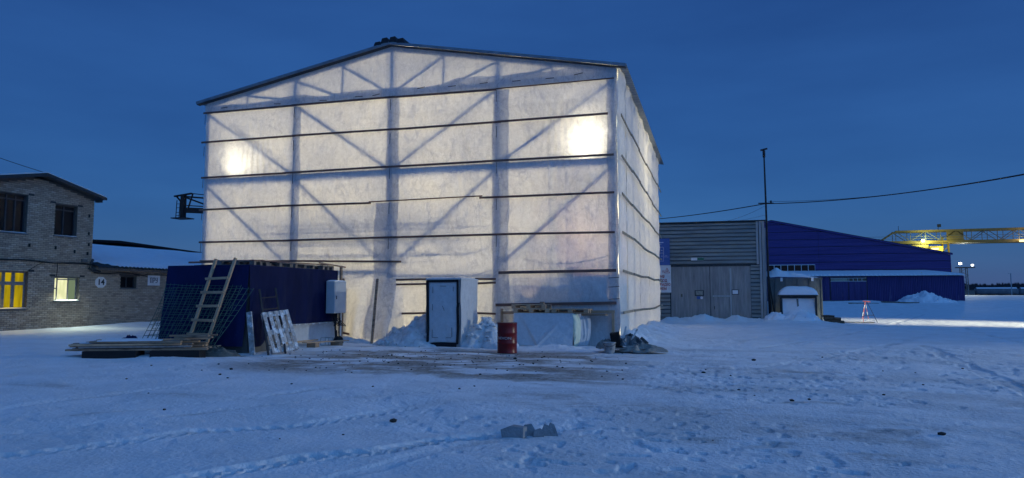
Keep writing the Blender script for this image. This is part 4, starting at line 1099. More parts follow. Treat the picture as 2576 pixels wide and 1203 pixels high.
for (a, b, c, d) in ((-3.3, -3.02, 4.76, 4.775), (-3.03, -3.015, 3.86, 4.76), (-3.3, -3.02, 3.86, 3.875), (-3.3, -3.02, 4.38, 4.395), (-3.0, -2.70, 4.12, 4.13), (-3.28, -3.02, 5.05, 5.10), (-2.95, -2.80, 4.19, 4.21), (-3.2, -3.08, 4.55, 4.57), (-3.2, -3.08, 4.18, 4.20), (-3.25, -3.15, 4.95, 4.97)):
    g.box(a, b, yb, yb + .003, c, d)
g.build('plan_lines', 'sign_white', bs)
rs = thing('warning_board', 'white board with red warning text below the blue plan board', 'sign', (-3.2, GY - .06, 1.85))
G().box(-4.1, -2.58, GY - .06, GY - .02, 1.84, 3.592).build('board', 'sign_white', rs)
for z, s, a in ((2.86, 'ТЕРРИТОРИЯ', -2.98), (2.60, 'НАХОДИТСЯ ПОД', -2.83), (2.34, 'ВИДЕО', -2.62), (2.08, 'НАБЛЮДЕНИЕМ', -2.86)):
    text('lettering', s, 0.235, 'sign_red', rs, (a, GY - .063, z), (R(90), 0, 0), align='RIGHT', bold=0.007, xs=0.80)
text('lettering', '!!!', 0.20, 'sign_red', rs, (-3.06, GY - .063, 3.18), (R(90), 0, 0), align='CENTER', bold=0.004)
tri = [(-2.98, 3.10), (-2.66, 3.10), (-2.82, 3.42)]
g = G()
for (p, q) in zip(tri, tri[1:] + tri[:1]): g.bar((p[0], GY - .064, p[1]), (q[0], GY - .064, q[1]), .004, .028)
g.tube([(-2.82, GY - .067, 3.20), (-2.82, GY - .061, 3.20)], .045, 10); g.bar((-2.82, GY - .064, 3.22), (-2.80, GY - .064, 3.31), .004, .03); g.build('warning_triangle', 'sign_red', rs)

# mast and cables
mast = thing('steel_mast', 'tall thin dark mast at the corner of the metal store', 'mast', (3.33, GY - .2, 0))
G().tube([(3.33, GY - .2, 0), (3.30, GY - .2, 7.3), (3.27, GY - .2, 10.5)], 0.075, 10, True, 0.045).build('pole', 'dark_metal', mast, True)
G().tube([(3.27, GY - .2, 10.3), (3.27, GY - .2, 10.72)], 0.085, 10).build('socket', 'dark_metal', mast, True)
G().bar((3.07, GY - .2, 10.75), (3.48, GY - .2, 10.84), 0.14, 0.09).build('lamp_head', 'dark_metal', mast)
G().bar((2.85, GY - .2, 7.40), (3.75, GY - .2, 7.38), 0.05, 0.07).build('crossarm', 'dark_metal', mast)
G().tube([(3.6, GY - .2, 7.36), (3.6, GY - .2, 7.55)], .05, 8).build('insulator', 'dark_metal', mast, True)
def span(a, b, sag, n=30):
    a, b = Vector(a), Vector(b); return [a.lerp(b, t) - Vector((0, 0, sag * 4 * t * (1 - t))) for t in np.linspace(0, 1, n)]
G().tube(span((3.35, GY - .2, 7.36), (15.9, 34.5, 7.35), 0.42), 0.028, 6).single('overhead_cable', 'cable', (3.35, GY - .2, 7.36), 'thick overhead cable sagging from the mast to the right edge', 'cable', smooth=True)
G().tube(span((3.45, GY - .2, 7.50), (16.4, 34.5, 7.42), 0.50), 0.011, 5).single('overhead_cable', 'cable', (3.45, GY - .2, 7.5), 'thin wire running just above the thick overhead cable', 'cable', smooth=True)
G().tube(span((3.25, GY - .2, 7.36), (-11.8, 75.3, 9.7), 0.35), 0.03, 6).single('overhead_cable', 'cable', (3.25, GY - .2, 7.36), 'overhead cable from the mast going left behind the hall', 'cable', smooth=True)
G().tube(span((3.2, GY - .2, 7.2), (0.4, GY + 1.5, 6.42), 0.15), 0.008, 5).single('guy_wire', 'cable', (3.2, GY - .2, 7.2), 'faint guy wire from the mast to the store roof', 'cable', smooth=True)
G().tube(span((HX + .2, APEX_Y, 7.38), (-31, 15.5, 9.9), 0.3), 0.014, 5).single('overhead_cable', 'cable', (HX + .2, APEX_Y, 7.38), 'thin wire leaving the brick house ridge to the upper left', 'cable', smooth=True)
G().tube(span((3.25, GY - .25, 6.65), (0.2, GY + 2, 6.43), 0.08), 0.007, 5).single('guy_wire', 'cable', (3.25, GY - .25, 6.65), 'lower faint wire from the mast above the store roof', 'cable', smooth=True)

# ================================================================== blue hangar
HY, HG = 110.4, 116.0
K = HG / HY
hang = thing('blue_hangar', 'large dark blue metal hangar with snowy lean-to and window strip', 'hangar', (12, HY, 0))
APX, APZ = 8.54 * K, (12.62 - 1.6) * K + 1.6
REX, REZ = 31.75 * K, (7.40 - 1.6) * K + 1.6
def g_top(x): return APZ + (REZ - APZ) * abs(x - APX) / (REX - APX)
LX = 2 * APX - REX
wx0, wx1, wz0, wz1 = 8.4 * K - 6 * 0.93 + 0.4, 14.35 * K, (5.22 - 1.6) * K + 1.6, (6.22 - 1.6) * K + 1.6
wx0 = wx1 - 7 * 0.98
g = G(); g.prism([(LX, HG + .1, -.2), (REX, HG + .1, -.2), (REX, HG + .1, REZ - .05), (APX, HG + .1, APZ - .05), (LX, HG + .1, REZ - .05)], (0, 60, 0)); g.build('wall', 'frame_dark', hang)
SEAM = 14.9 * K
z = 0.9; k = 0
while z < APZ:
    h = 1.18
    for a, b in ((LX + .02, SEAM - .015), (SEAM + .015, REX - .02)):
        z1 = z + h - 0.07
        xs = [x for x in np.linspace(a, b, 60) if g_top(x) > z + .05]
        if len(xs) < 2: continue
        top = [min(z1, g_top(x) - .06) for x in xs]
        pieces = [(xs, top)]
        if a < wx1 and z < wz1 and z1 > wz0 - .0:  # leave the strip window clear by standing it proud
            pass
        poly = [(x, HG, z) for x in xs] + [(x, HG, t) for x, t in zip(xs[::-1], top[::-1])]
        g = G(); g.prism(poly, (0, 0.06 + 0.012 * ((k + (a > 0)) % 2), 0)); g.build('wall_panel', 'hangar_blue', hang)
        k += 1
    z += h
for xe in (LX - .3, REX + .3):
    g = G().bar((APX, HG - .12, APZ + .06), (xe, HG - .12, g_top(xe) + .06), .12, .20); g.build('roof_trim', 'hangar_blue', hang)
    g = G(); zt = g_top(xe) + .1
    g.prism([(APX, HG - .15, APZ + .16), (xe, HG - .15, zt + .06), (xe, HG - .15, zt + .16), (APX, HG - .15, APZ + .26)], (0, 61, 0)); g.build('roof', 'frame_dark', hang)
G().box(REX - .05, REX + .06, HG - .02, HG + .2, 0, REZ).build('corner_trim', 'hangar_blue', hang)
win = G(); fw = .09
win.box(wx0, wx1, HG - .07, HG - .002, wz1 - fw, wz1).box(wx0, wx1, HG - .07, HG - .002, wz0, wz0 + fw)
for i in range(8):
    xx = wx0 + (wx1 - wx0) * i / 7; win.box(max(wx0, xx - fw / 2), min(wx1, xx + fw / 2), HG - .068, HG - .003, wz0 + fw + .001, wz1 - fw - .001)
w = win.build('strip_window', 'glass_frame', hang)
for i in range(7):
    a = wx0 + (wx1 - wx0) * i / 7 + fw / 2; b = wx0 + (wx1 - wx0) * (i + 1) / 7 - fw / 2
    G().box(a, b, HG - .03, HG - .012, wz0 + fw, wz1 - fw).build('pane', 'pane_dark', w)
# lean-to in front
EX, EZ = 33.32, 4.55
lean_w = G().box(-6, EX - .1, HY + .08, HG - .1, -.2, 4.45).build('leanto_wall', 'hangar_lean', hang)
x = -2.0; k = 0
DX0, DX1 = 16.35, 21.05
while x < EX - .2:
    nx = min(x + 1.1, EX - .1)
    xs = np.arange(x, nx, 0.055); zz = 4.43
    for (a, b) in ((x, nx),):
        if DX0 - .3 < (a + b) / 2 < DX1 + .3 and not (a > DX1 or b < DX0): break
        prof = np.array([0, 0, 1, 1])[np.arange(len(xs)) % 4] * 0.045
        P = np.zeros((2, len(xs), 3)); P[:, :, 0] = xs; P[0, :, 2] = 0.0; P[1, :, 2] = zz; P[:, :, 1] = HY + .07 - prof - .01 * (k % 2)
        G().grid(P).build('wall_panel', 'hangar_lean', hang)
    x = nx; k += 1
tz = (5.11 - 1.6) * K + 1.6
rx = 28.5 * K
rfm = G(); rfm.add([(-6, HY - .35, EZ - .05), (EX, HY - .35, EZ - .05), (rx, HG - .13, tz - .05), (-6, HG - .13, tz - .05), (EX, HG + 4, EZ - .05), (rx, HG + 2, tz - .05)], [(0, 1, 2, 3), (1, 4, 5, 2)])
rfo = rfm.build('leanto_roof', 'frame_dark', hang)
us = np.linspace(0, 1, 260); vs = np.linspace(0, 1, 14); U, V = np.meshgrid(us, vs)
ends = EX + (rx - EX) * V
Xg = -6 + (ends + 6) * U; Yg = HY - .38 + (HG - .13 - HY + .38) * V; Zg = EZ + (tz - EZ) * V + 0.02 + .16 * sstep(0, .08, V) + .03 * fbm(Xg / 2, Yg / 2, 3, 4)
Zg = Zg + (1 - sstep(0, .12, V)) * 0.05 * np.sign(np.sin(Xg * 2 * PI / .55))
g = G().grid(np.stack([Xg, Yg, Zg], -1))
edge = np.stack([np.stack([Xg[0], Yg[0], Zg[0]], -1), np.stack([Xg[0], Yg[0], Zg[0] * 0 + EZ - .06], -1)]); g.grid(edge)
vs2 = np.linspace(0, 1, 8); Vh, Wh = np.meshgrid(vs2, vs2)
Ph = np.stack([EX + (rx - EX) * Vh, (HY - .38 + (HG - .13 - HY + .38) * Vh) * (1 - Wh) + (HG + 4 - 2 * Vh) * Wh, EZ + (tz - EZ) * Vh + .18], -1); g.grid(Ph)
g.build('snow_layer', 'snow', rfo, False)
G().box(EX - .14, EX - .02, HY - .02, HY + .3, 0, 4.4).build('corner_trim', 'hangar_lean', hang)
# its gate and transom lights
G().box(DX0 - .1, DX1 + .1, HY + .0, HY + .075, 0.2, 4.3).build('gate_frame', 'frame_dark', hang)
for a, b in ((DX0, 18.66), (18.74, DX1)):
    lfh = G().box(a, b, HY - .03, HY - .002, 0.3, 3.70).build('gate_leaf', 'hangar_lean', hang)
    n = 3
    for i in range(n):
        G().box(a + (b - a) * i / n + .03, a + (b - a) * (i + 1) / n - .03, HY - .06, HY - .032, 0.34, 3.66).build('gate_panel', 'hangar_lean', lfh)
tl = G().box(DX0, DX1, HY - .05, HY - .002, 4.16, 4.22).box(DX0, DX1, HY - .05, HY - .002, 3.72, 3.78).build('transom_window', 'glass_frame', hang)
pm = mat('pane_murky', (0.10, 0.11, 0.08), (0.03, 0.035, 0.03), 1.2, 0.2)
G().box(DX0 + .05, 18.6, HY - .035, HY - .004, 3.782, 4.158).build('pane', mat('pane_pale', (0.40, 0.43, 0.33), (0.22, 0.24, 0.19), .9, .3), tl)
for i in range(4):
    G().box(18.8 + i * .57, 18.8 + i * .57 + .5, HY - .035, HY - .004, 3.782, 4.158).build('pane', pm, tl)
    G().box(18.8 + i * .57 - .06, 18.8 + i * .57 - .005, HY - .045, HY - .004, 3.782, 4.158).build('transom_bar', 'glass_frame', tl)

# ================================================================== gantry crane and the far side
CY_ = 170.0
crane = thing('gantry_crane', 'yellow lattice gantry crane lit by its own lamp above the hangar', 'crane', (46, CY_, 0))
cz0, cz1 = 13.25, 15.75
for y in (CY_, CY_ + 3):
    for z0, z1 in ((cz1, cz1 + .1),):
        G().bar((38.5, y, cz1 - .1), (120, y, cz1 + .3), .32, .38).build('top_chord', 'crane_yellow', crane)
    G().bar((35.4, y, cz0), (120, y, cz0 - .1), .35, .62).build('bottom_chord', 'crane_yellow', crane)
    G().bar((35.6, y, cz0 + .3), (38.6, y, cz1 - .1), .15, .2).build('end_strut', 'crane_yellow', crane)
x = 38.6; k = 0
while x < 118:
    for y in (CY_, CY_ + 3):
        G().bar((x, y, cz0), (x, y, cz1), .10, .12).build('web_post', 'crane_grey', crane)
        a, b = (x, x + 2.9) if k % 2 else (x + 2.9, x)
        G().bar((a, y, cz0 + .2), (b, y, cz1 - .1), .12, .14).build('web_diagonal', 'crane_grey', crane)
    x += 2.9; k += 1
for z in (cz0 + .75, cz0 + 1.25): G().tube([(32.5, CY_ - .5, z), (110, CY_ - .5, z)], .035, 5).build('handrail', 'crane_grey', crane)
G().box(48.4, 51.6, CY_ - .06, CY_ - .02, cz0 + .3, cz1 - .1).build('end_plate', 'crane_yellow', crane)
for s in (-1, 1):
    G().bar((48.6 + s * .9, CY_ + 1.5, 0.8), (48.4 + s * .5, CY_ + 1.2, cz0 + 1.2), .30, .35).build('leg', 'crane_yellow', crane)
for zz in np.arange(1.5, cz0, 1.6):
    G().bar((47.7, CY_ + 1.4, zz), (49.4, CY_ + 1.4, zz + 1.4), .12, .12).build('leg_lacing', 'crane_yellow', crane)
G().box(45.0, 47.4, CY_ - .8, CY_ + 1.4, 9.6, 12.3).build('operator_cab', 'crane_yellow', crane)
G().box(45.2, 46.6, CY_ - .85, CY_ - .805, 11.5, 11.9).build('cab_window', 'lamp_warm', crane)
G().box(41.6, 44.8, CY_ - .3, CY_ + 1.5, 11.1, 12.7).build('trolley', 'crane_yellow', crane)
G().box(39.6, 41.0, CY_ - .5, CY_ + 1.2, 11.3, 12.5).build('trolley_box', 'sign_white', crane)
G().bar((44.6, CY_ - .3, 12.95), (48.4, CY_ - .3, 12.9), .12, .16).build('lamp_arm', 'crane_yellow', crane)
G().lathe((43.6, CY_ - 1.0, 13.5), [(.2, -.25), (.34, 0), (.2, .25)], 12).build('lamp', 'lamp_green', crane, True)
lamp('POINT', crane, (44.0, CY_ - 1.7, 13.3), 900, (.80, 1.0, .42), 0.4)
lamp('POINT', crane, (47.2, CY_ - 1.9, 11.6), 450, (.95, 1.0, .15), 0.3)
G().box(61.6, 64.2, CY_ - .8, CY_ - .5, cz0 - .35, cz0 + .05).build('lamp', 'lamp_warm', crane)
lamp('POINT', crane, (62.5, CY_ - 1.6, cz0 + .4), 220, (1.0, .85, .45), 0.4)
G().tube([(46.8, CY_, cz1 + .1), (47, CY_, cz1 + .9)], .06, 6).build('anemometer_rod', 'dark_metal', crane); G().box(46.75, 47.4, CY_ - .2, CY_ + .2, cz1 + .7, cz1 + 1.3).build('anemometer', 'dark_metal', crane)
G().tube([(39.2, CY_, cz1), (39.2, CY_, cz1 + 1.1)], .05, 5).build('rod', 'dark_metal', crane)

fm = thing('floodlight_mast', 'lattice floodlight mast with bright white lamps right of the hangar', 'floodlight mast', (54.9, 182, 0.9))
for dx, dy in ((-.7, -.7), (.7, -.7), (.7, .7), (-.7, .7)): G().bar((54.9 + dx, 182 + dy, 0.5), (54.9 + dx * .8, 182 + dy * .8, 8.0), .14, .14).build('mast_leg', 'crane_grey', fm)
for k in range(8): G().bar((54.2 if k % 2 else 55.6, 181.3, .9 + k * .9), (55.6 if k % 2 else 54.2, 181.3, 1.8 + k * .9), .08, .08).build('mast_lacing', 'crane_grey', fm)
G().box(53.4, 57.0, 181.2, 182.8, 8.0, 8.2).build('platform', 'dark_metal', fm)
for x, z, s in ((54.0, 9.0, .50), (56.4, 8.6, .40)):
    G().box(x - s / 2, x + s / 2, 180.9, 181.1, z - s * .4, z + s * .4).build('lamp', 'lamp_cool', fm)
    G().box(x - s / 2 - .05, x + s / 2 + .05, 181.102, 181.5, z - s * .45, z + s * .45).build('lamp_housing', 'lamp_body', fm)
lamp('SPOT', fm, (55, 180.5, 9.0), 8000, (.95, 1.0, .86), 0.6, (10, 40, 3), 70, 0.6)

def forest():
    xs_ = []; g = G(); r = random.Random(2)
    pts = []
    for a in np.arange(-62, 60, 0.06):
        az = R(a - 15.9 + 15.9); dist = 640
        x, y = math.sin(az - R(15.9)) * dist, math.cos(az - R(15.9)) * dist
        hgt = 10 + 2.2 * float(fbm(np.array([a / 2.2]), np.array([0.0]), 4, 5)[0]) + r.uniform(-.7, .9) + 1.2 * (a > 25)
        pts.append((x, y, hgt))
    for (p, q) in zip(pts[:-1], pts[1:]):
        g.add([(p[0], p[1], 0), (q[0], q[1], 0), (q[0], q[1], q[2] * .9), ((p[0] + q[0]) / 2, (p[1] + q[1]) / 2, max(p[2], q[2]) + 0.6), (p[0], p[1], p[2] * .9),
               (p[0] * 1.03, p[1] * 1.03, p[2]), (q[0] * 1.03, q[1] * 1.03, q[2])], [(0, 1, 2, 3, 4), (4, 3, 2, 6, 5)])
    o = g.build('distant_forest', 'forest'); tag(o, 'dark band of distant forest along the horizon at right', 'forest', None, 'stuff')
forest()
# tank wagons, low sheds and poles at the far right
def tank(x, y, L, r_, z, label):
    t = thing('tank_wagon', label, 'tank', (x, y, .9), 'tanks at the far right')
    prof = [(0.35, -L/2), (0.8, -L/2 + .25), (1, -L/2 + .7), (1, L/2 - .7), (.8, L/2 - .25), (.35, L/2)]
    g = G(); n = 18; vs = []; fs = []
    for k, l in prof:
        for i in range(n): vs.append((x + l, y + r_ * k * math.cos(2*PI*i/n), z + r_ * k * math.sin(2*PI*i/n)))
    for i in range(len(prof) - 1):
        for j in range(n): fs.append((i*n+j, i*n+(j+1) % n, (i+1)*n+(j+1) % n, (i+1)*n+j))
    fs += [tuple(range(n)), tuple((len(prof)-1)*n+j for j in range(n))]
    g.add(vs, fs).build('barrel', 'tank', t, True)
    u = np.linspace(-L/2 + .5, L/2 - .5, 20); v = np.linspace(-.75, .75, 10); U, V = np.meshgrid(u, v)
    G().grid(np.stack([x + U, y + r_ * 1.02 * np.sin(V), z + r_ * 1.04 * np.cos(V) + .10 * np.cos(V * 2)], -1)).build('snow_cap', 'snow', t, True)
    G().box(x - L/2 + .4, x + L/2 - .4, y - 1, y + 1, .7, z - r_ * .8).build('underframe', 'dark_metal', t)
tank(77.5, 231, 11, 1.05, 2.95, 'snow topped tank at far right, nearest the hangar')
tank(90, 234, 12, 1.05, 2.95, 'snow topped tank at far right, cut by the picture edge')
s_ = thing('low_shed', 'low pale shed between the hangar and the far tanks', 'shed', (69, 229, .9))
G().box(65.5, 71.6, 229, 233, .6, 3.2).build('wall', 'shed_far', s_); G().box(65.3, 71.8, 228.8, 233.2, 3.21, 3.4).build('roof', 'plaster_dark', s_)
for x, y, z, lab in ((67.6, 221, 6.5, 'leftmost far lighting pole beside the hangar'), (78.9, 224, 7.8, 'second far lighting pole, above the tanks'), (92.0, 226, 10.5, 'tallest far lighting pole near the right edge')):
    p = thing('far_pole', lab, 'pole', (x, y, .9), 'poles at the far right')
    G().tube([(x, y, .6), (x, y, z)], .12, 6).build('pole', 'trim_metal', p); G().box(x - .6, x + .1, y - .1, y + .1, z, z + .12).build('arm', 'trim_metal', p)
# steel platform jutting out behind the hall on the left
pf = thing('crane_platform', 'dark steel crane platform jutting out left behind the hall', 'platform', (-26, 38.5, 0))
px, py = -33.1, 37.2
def bm(n_, a, b, w, h, m='rust_dark'): return G().bar(a, b, w, h).build(n_, m, pf)
bm('mast_post', (-32.45, py, 6.55), (-32.45, py, 8.05), .26, .26)
bm('floor_plate', (-33.0, py, 6.55), (-31.95, py, 6.55), .9, .06)
bm('girder', (-32.3, py, 7.08), (-19.8, py + 3.4, 6.55), .16, .34)
bm('top_rail', (-33.15, py, 8.0), (-31.75, py - .1, 8.12), .14, .09)
bm('bracket', (-33.0, py, 8.0), (-32.6, py, 7.6), .08, .08)
bm('strut', (-31.75, py, 8.12), (-32.1, py, 7.1), .07, .07)
bm('tie_rod', (-31.75, py, 8.12), (-30.2, py + .4, 7.95), .05, .05); bm('tie_rod', (-32.3, py, 7.95), (-19.8, py + 3.4, 6.9), .06, .10)
bm('diagonal', (-32.3, py, 7.9), (-29.9, py + .6, 7.0), .09, .10); bm('handrail', (-32.3, py, 7.38), (-29.6, py + .7, 7.22), .05, .06)
bm('diagonal', (-31.0, py + .3, 7.3), (-30.0, py + .6, 7.9), .05, .05)
for x in (-33.0, -32.75): bm('ladder_stile', (x, py, 6.55), (x + .05, py, 7.75), .035, .035)
for z in (6.75, 6.95, 7.25, 7.5): bm('ladder_rung', (-32.98, py, z), (-32.72, py, z), .03, .03)
for x in (-30.95, -30.75, -30.5): bm('cage_bar', (x, py + .45, 6.35), (x, py + .45, 6.8), .04, .04)
for z in (6.35, 6.52, 6.72): bm('cage_ring', (-31.1, py + .45, z), (-30.35, py + .5, z), .05, .04)
bm('support_column', (-20.6, py + 3.4, 0), (-20.6, py + 3.4, 7.0), .4, .4)

# yard floodlight on a pole beyond the right edge: its pool of light lies across the yard
LX_, LY_ = 46.0, 27.7
yl = thing('yard_light_pole', 'tall yard floodlight pole beyond the right edge of the picture', 'street lamp', (LX_, LY_, 0))
G().tube([(LX_, LY_, 0), (LX_, LY_, 9.2)], .11, 10, True, .07).build('pole', 'trim_metal', yl, True)
G().bar((LX_, LY_, 9.15), (LX_ - .8, LY_ + .3, 9.3), .06, .06).build('arm', 'trim_metal', yl)
G().box(LX_ - 1.1, LX_ - .6, LY_ + .15, LY_ + .45, 9.1, 9.35).build('lamp_housing', 'lamp_body', yl)
G().box(LX_ - 1.115, LX_ - 1.102, LY_ + .18, LY_ + .42, 9.12, 9.32).build('lens', 'lamp_cool', yl)
lamp('SPOT', yl, (LX_ - 1.15, LY_ + .3, 9.2), 230000, (1.0, .97, .70), 0.2, (17.5, 46.0, 0.0), 20, 1.0)
lamp('SPOT', yl, (LX_ - 1.15, LY_ + .3, 9.0), 25000, (.90, 1.0, .95), 0.2, (1, 15, 0.0), 38, 1.0)  # extra wide beam added to brighten the snow nearer the centre
# ================================================================== pallets (one kind, copied)
def make_pallet(m='wood_grey'):
    t = thing('pallet', 'pallet', 'pallet', (0, 0, 0))
    for i in range(5): y = -0.4 + 0.05 + i * 0.175; G().box(-.6, .6, y - .05, y + .05, 0.122, 0.144).build('deck_board', m, t)
    for x in (-.53, 0, .53): G().box(x - .07, x + .07, -.4, .4, 0.100, 0.1215).build('stringer', m, t)
    for x in (-.53, 0, .53):
        for y in (-.33, 0, .33): G().box(x - .07, x + .07, y - .06, y + .06, 0.022, 0.0995).build('block', m, t)
    for y in (-.33, 0, .33): G().box(-.6, .6, y - .05, y + .05, 0.0, 0.0215).build('bottom_board', m, t)
    return t
PAL = make_pallet(); PAL_USED = [False]
PALF = make_pallet('wood_frost'); PALW = make_pallet('wood_pale'); used = {}
def pallet(proto, loc, rot, label, group=None, scale=1.0):
    o = proto if proto.name not in used else copy_tree(proto)
    used[proto.name] = 1
    o.location = loc; o.rotation_euler = rot; o['label'] = label; o.scale = (scale, scale, scale)
    if group: o['group'] = group
    return o
def snow_sheet(parent, x0, x1, y0, y1, z, th=0.05, seed=0, n=24, name='snow_layer'):
    xs = np.linspace(x0, x1, n); ys = np.linspace(y0, y1, n); X, Y = np.meshgrid(xs, ys)
    e = np.minimum(np.minimum((X - x0) / (x1 - x0), (x1 - X) / (x1 - x0)) * 6, np.minimum((Y - y0) / (y1 - y0), (y1 - Y) / (y1 - y0)) * 6)
    Z = z + th * np.clip(e, 0, 1) ** .5 * (0.7 + .5 * fbm(X / .4, Y / .3, 3, seed))
    return G().grid(np.stack([X, Y, Z], -1)).build(name, 'snow', parent, True)

# ================================================================== booth wrapped in blue tarpaulin
bx0, bx1, by0, by1, bz = -15.32, -12.58, 17.08, 21.95, 2.46
booth = thing('tarp_booth', 'box-shaped booth wrapped in dark blue tarpaulin in front of the hall', 'booth', (-13.9, 19.5, 0))
G().box(bx0 + .08, bx1 - .08, by0 + .10, by1 - .08, 0.0, bz - .02).build('body', 'plaster_dark', booth)
# front tarp: hangs from the roof edge and flares towards the ground
U, V = np.meshgrid(np.linspace(0, 1, 60), np.linspace(0, 1, 50))   # V 0 top .. 1 bottom
Xg = (bx0 - .02 - 0.17 * V ** 1.3) + ((bx1 + .02 - 0.10 * V) - (bx0 - .02 - 0.17 * V ** 1.3)) * U
Zg = bz + .02 - (bz - 0.18) * V - 0.02 * np.sin(U * PI) * (1 - V)
Yg = by0 - 0.02 - 0.10 * V - 0.05 * V * np.sin(U * 9 + 1) - 0.06 * V * fbm(U * 5, V * 2, 3, 3) - 0.05 * np.exp(-((U - .86 - V * .1) / .05) ** 2) * V
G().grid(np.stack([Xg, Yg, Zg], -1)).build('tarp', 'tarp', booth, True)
U, V = np.meshgrid(np.linspace(0, 1, 90), np.linspace(0, 1, 40))
Yg = by0 - .02 + (by1 + .02 - by0) * U
low = 0.16 + 0.56 * sstep(0.10, 0.30, U)
Zg = bz + .02 - .01 * np.sin(U * 14) - (bz - low) * V
Xg = bx1 + 0.02 + 0.05 * V * (1 + np.sin(U * 22 + 2 * fbm(U * 6, V, 2, 5))) * .6 + 0.05 * fbm(U * 12, V * 1.2, 3, 9) * (V + .15) + .10 * np.exp(-(U / .10) ** 2) * V
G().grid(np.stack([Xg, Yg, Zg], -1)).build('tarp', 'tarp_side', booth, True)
G().box(bx0 - .01, bx1 + .01, by0 - .01, by1, bz - .0, bz + .03).build('roof', 'tarp', booth)
g = G().box(bx0 - .03, bx0 - .005, by0, by1, 0.2, bz); g.build('tarp', 'tarp', booth)
U, V = np.meshgrid(np.linspace(0, 1, 50), np.linspace(0, 1, 14))
Yg = 18.6 + (21.95 - 18.6) * U; Zg = 0.70 * (1 - V); Xg = bx1 - .02 + .03 * fbm(Yg / .4, Zg / .3, 3, 4)
G().grid(np.stack([Xg, Yg, Zg], -1)).build('skirt_cloth', 'fabric_solid', booth, True)
G().box(bx1 - .05, bx1 + .14, 18.5, 21.9, 0.695, 0.735).build('skirt_board', 'wood_frost', booth)
G().box(bx1 + .0, bx1 + .12, 18.3, 20.6, 0.16, 0.20).build('skirt_board', 'wood_pale', booth)
for p, q, w in (((-12.48, 22.02, 0), (-12.48, 22.02, 2.66), .10), ((-12.48, 20.6, 2.70), (-12.48, 22.3, 2.62), .06)):
    G().bar(p, q, w, w * .7).build('corner_post', 'wood', booth)
for i, (x, y, rz, lab) in enumerate(((-13.3, 17.75, .08, 'weathered pallet lying on the tarp booth, nearest the ladder'), (-13.2, 18.95, 1.52, 'weathered pallet lying on the middle of the tarp booth roof'), (-13.15, 20.2, 1.6, 'weathered pallet lying on the tarp booth, third from the ladder'), (-13.2, 21.35, 0.05, 'weathered pallet lying on the tarp booth, nearest the hall'))):
    pallet(PAL, (x, y, bz + .032), (0, 0, rz), lab, 'pallets on the booth roof')
G().bar((-15.7, 18.6, 2.56), (-12.6, 18.4, 2.62), .05, .03).single('roof_rod', 'rust_dark', (-14, 18.5, 2.58), 'thin rod lying across the booth roof, poking out left', 'rod')
for i, (p, q, lab) in enumerate((((-12.66, 17.3, 2.63), (-12.62, 21.9, 2.67), 'long reddish board lying along the booth roof edge'), ((-14.5, 17.4, 2.64), (-12.7, 17.9, 2.655), 'short board lying on the booth roof behind the ladder'))):
    G().bar(p, q, .12, .03).single('loose_board', 'wood_batten', p, lab, 'board')
# grey switch box
sb = thing('switch_box', 'grey electric switch box with snow on top at the booth corner', 'switch box', (-12.3, 21.6, 1.0))
G().box(-12.50, -12.20, 21.10, 21.88, 1.03, 2.10).build('cabinet', 'box_grey', sb)
G().box(-12.198, -12.183, 21.13, 21.85, 1.06, 2.07).build('door', 'box_grey', sb)
G().box(-12.183, -12.165, 21.20, 21.23, 1.5, 1.62).build('handle', 'frame_dark', sb)
snow_sheet(sb, -12.51, -12.19, 21.09, 21.89, 2.10, .05, 3, 12, 'snow_cap')
for k in range(5):
    y = 21.2 + k * .12; pts = [(-12.35, y, 1.03), (-12.33, y + .05 * math.sin(k), .85), (-12.28 + .04 * k, y + .1, .70 - .03 * k), (-12.36, y + .2, .60), (-12.34, 21.75, .75 + .03 * k)]
    G().tube(pts, .014, 5).build('cable', 'cable', sb, True)
G().tube([(-12.4, 21.55, 1.03), (-12.42, 21.6, .5), (-12.4, 21.62, .02)], .03, 6).build('cable', 'cable', sb, True)
G().box(-12.40, -12.37, 21.86, 21.92, 0.0, 1.05).build('stand', 'white_paint', sb)
G().tube([(-12.3, 21.45, .45), (-12.3, 21.5, .18)], .035, 6).build('plug', 'cable', sb)

# wooden ladder
ld = thing('wooden_ladder', 'homemade wooden ladder leaning on the front of the tarp booth', 'ladder', (-13.7, 16.4, 0))
A0, A1, B0, B1 = Vector((-14.0, 16.30, .02)), Vector((-13.62, 16.98, 2.66)), Vector((-13.40, 16.30, -.01)), Vector((-12.97, 16.98, 2.68))
for a, b in ((A0, A1), (B0, B1)): G().bar(a, b, .075, .06, up=(0, 1, 0)).build('stile', 'wood_pale', ld)
for k in range(6):
    t = 0.055 + k * 0.145
    p, q = A0.lerp(A1, t), B0.lerp(B1, t); d = (q - p).normalized(); n_ = Vector((0, -.052, .012))
    G().bar(p - d * .09 + n_, q + d * .02 + n_ + Vector((0, 0, .015 * (k % 2))), .03, .065, up=(0, -.25, 1)).build('rung', 'wood_pale', ld)

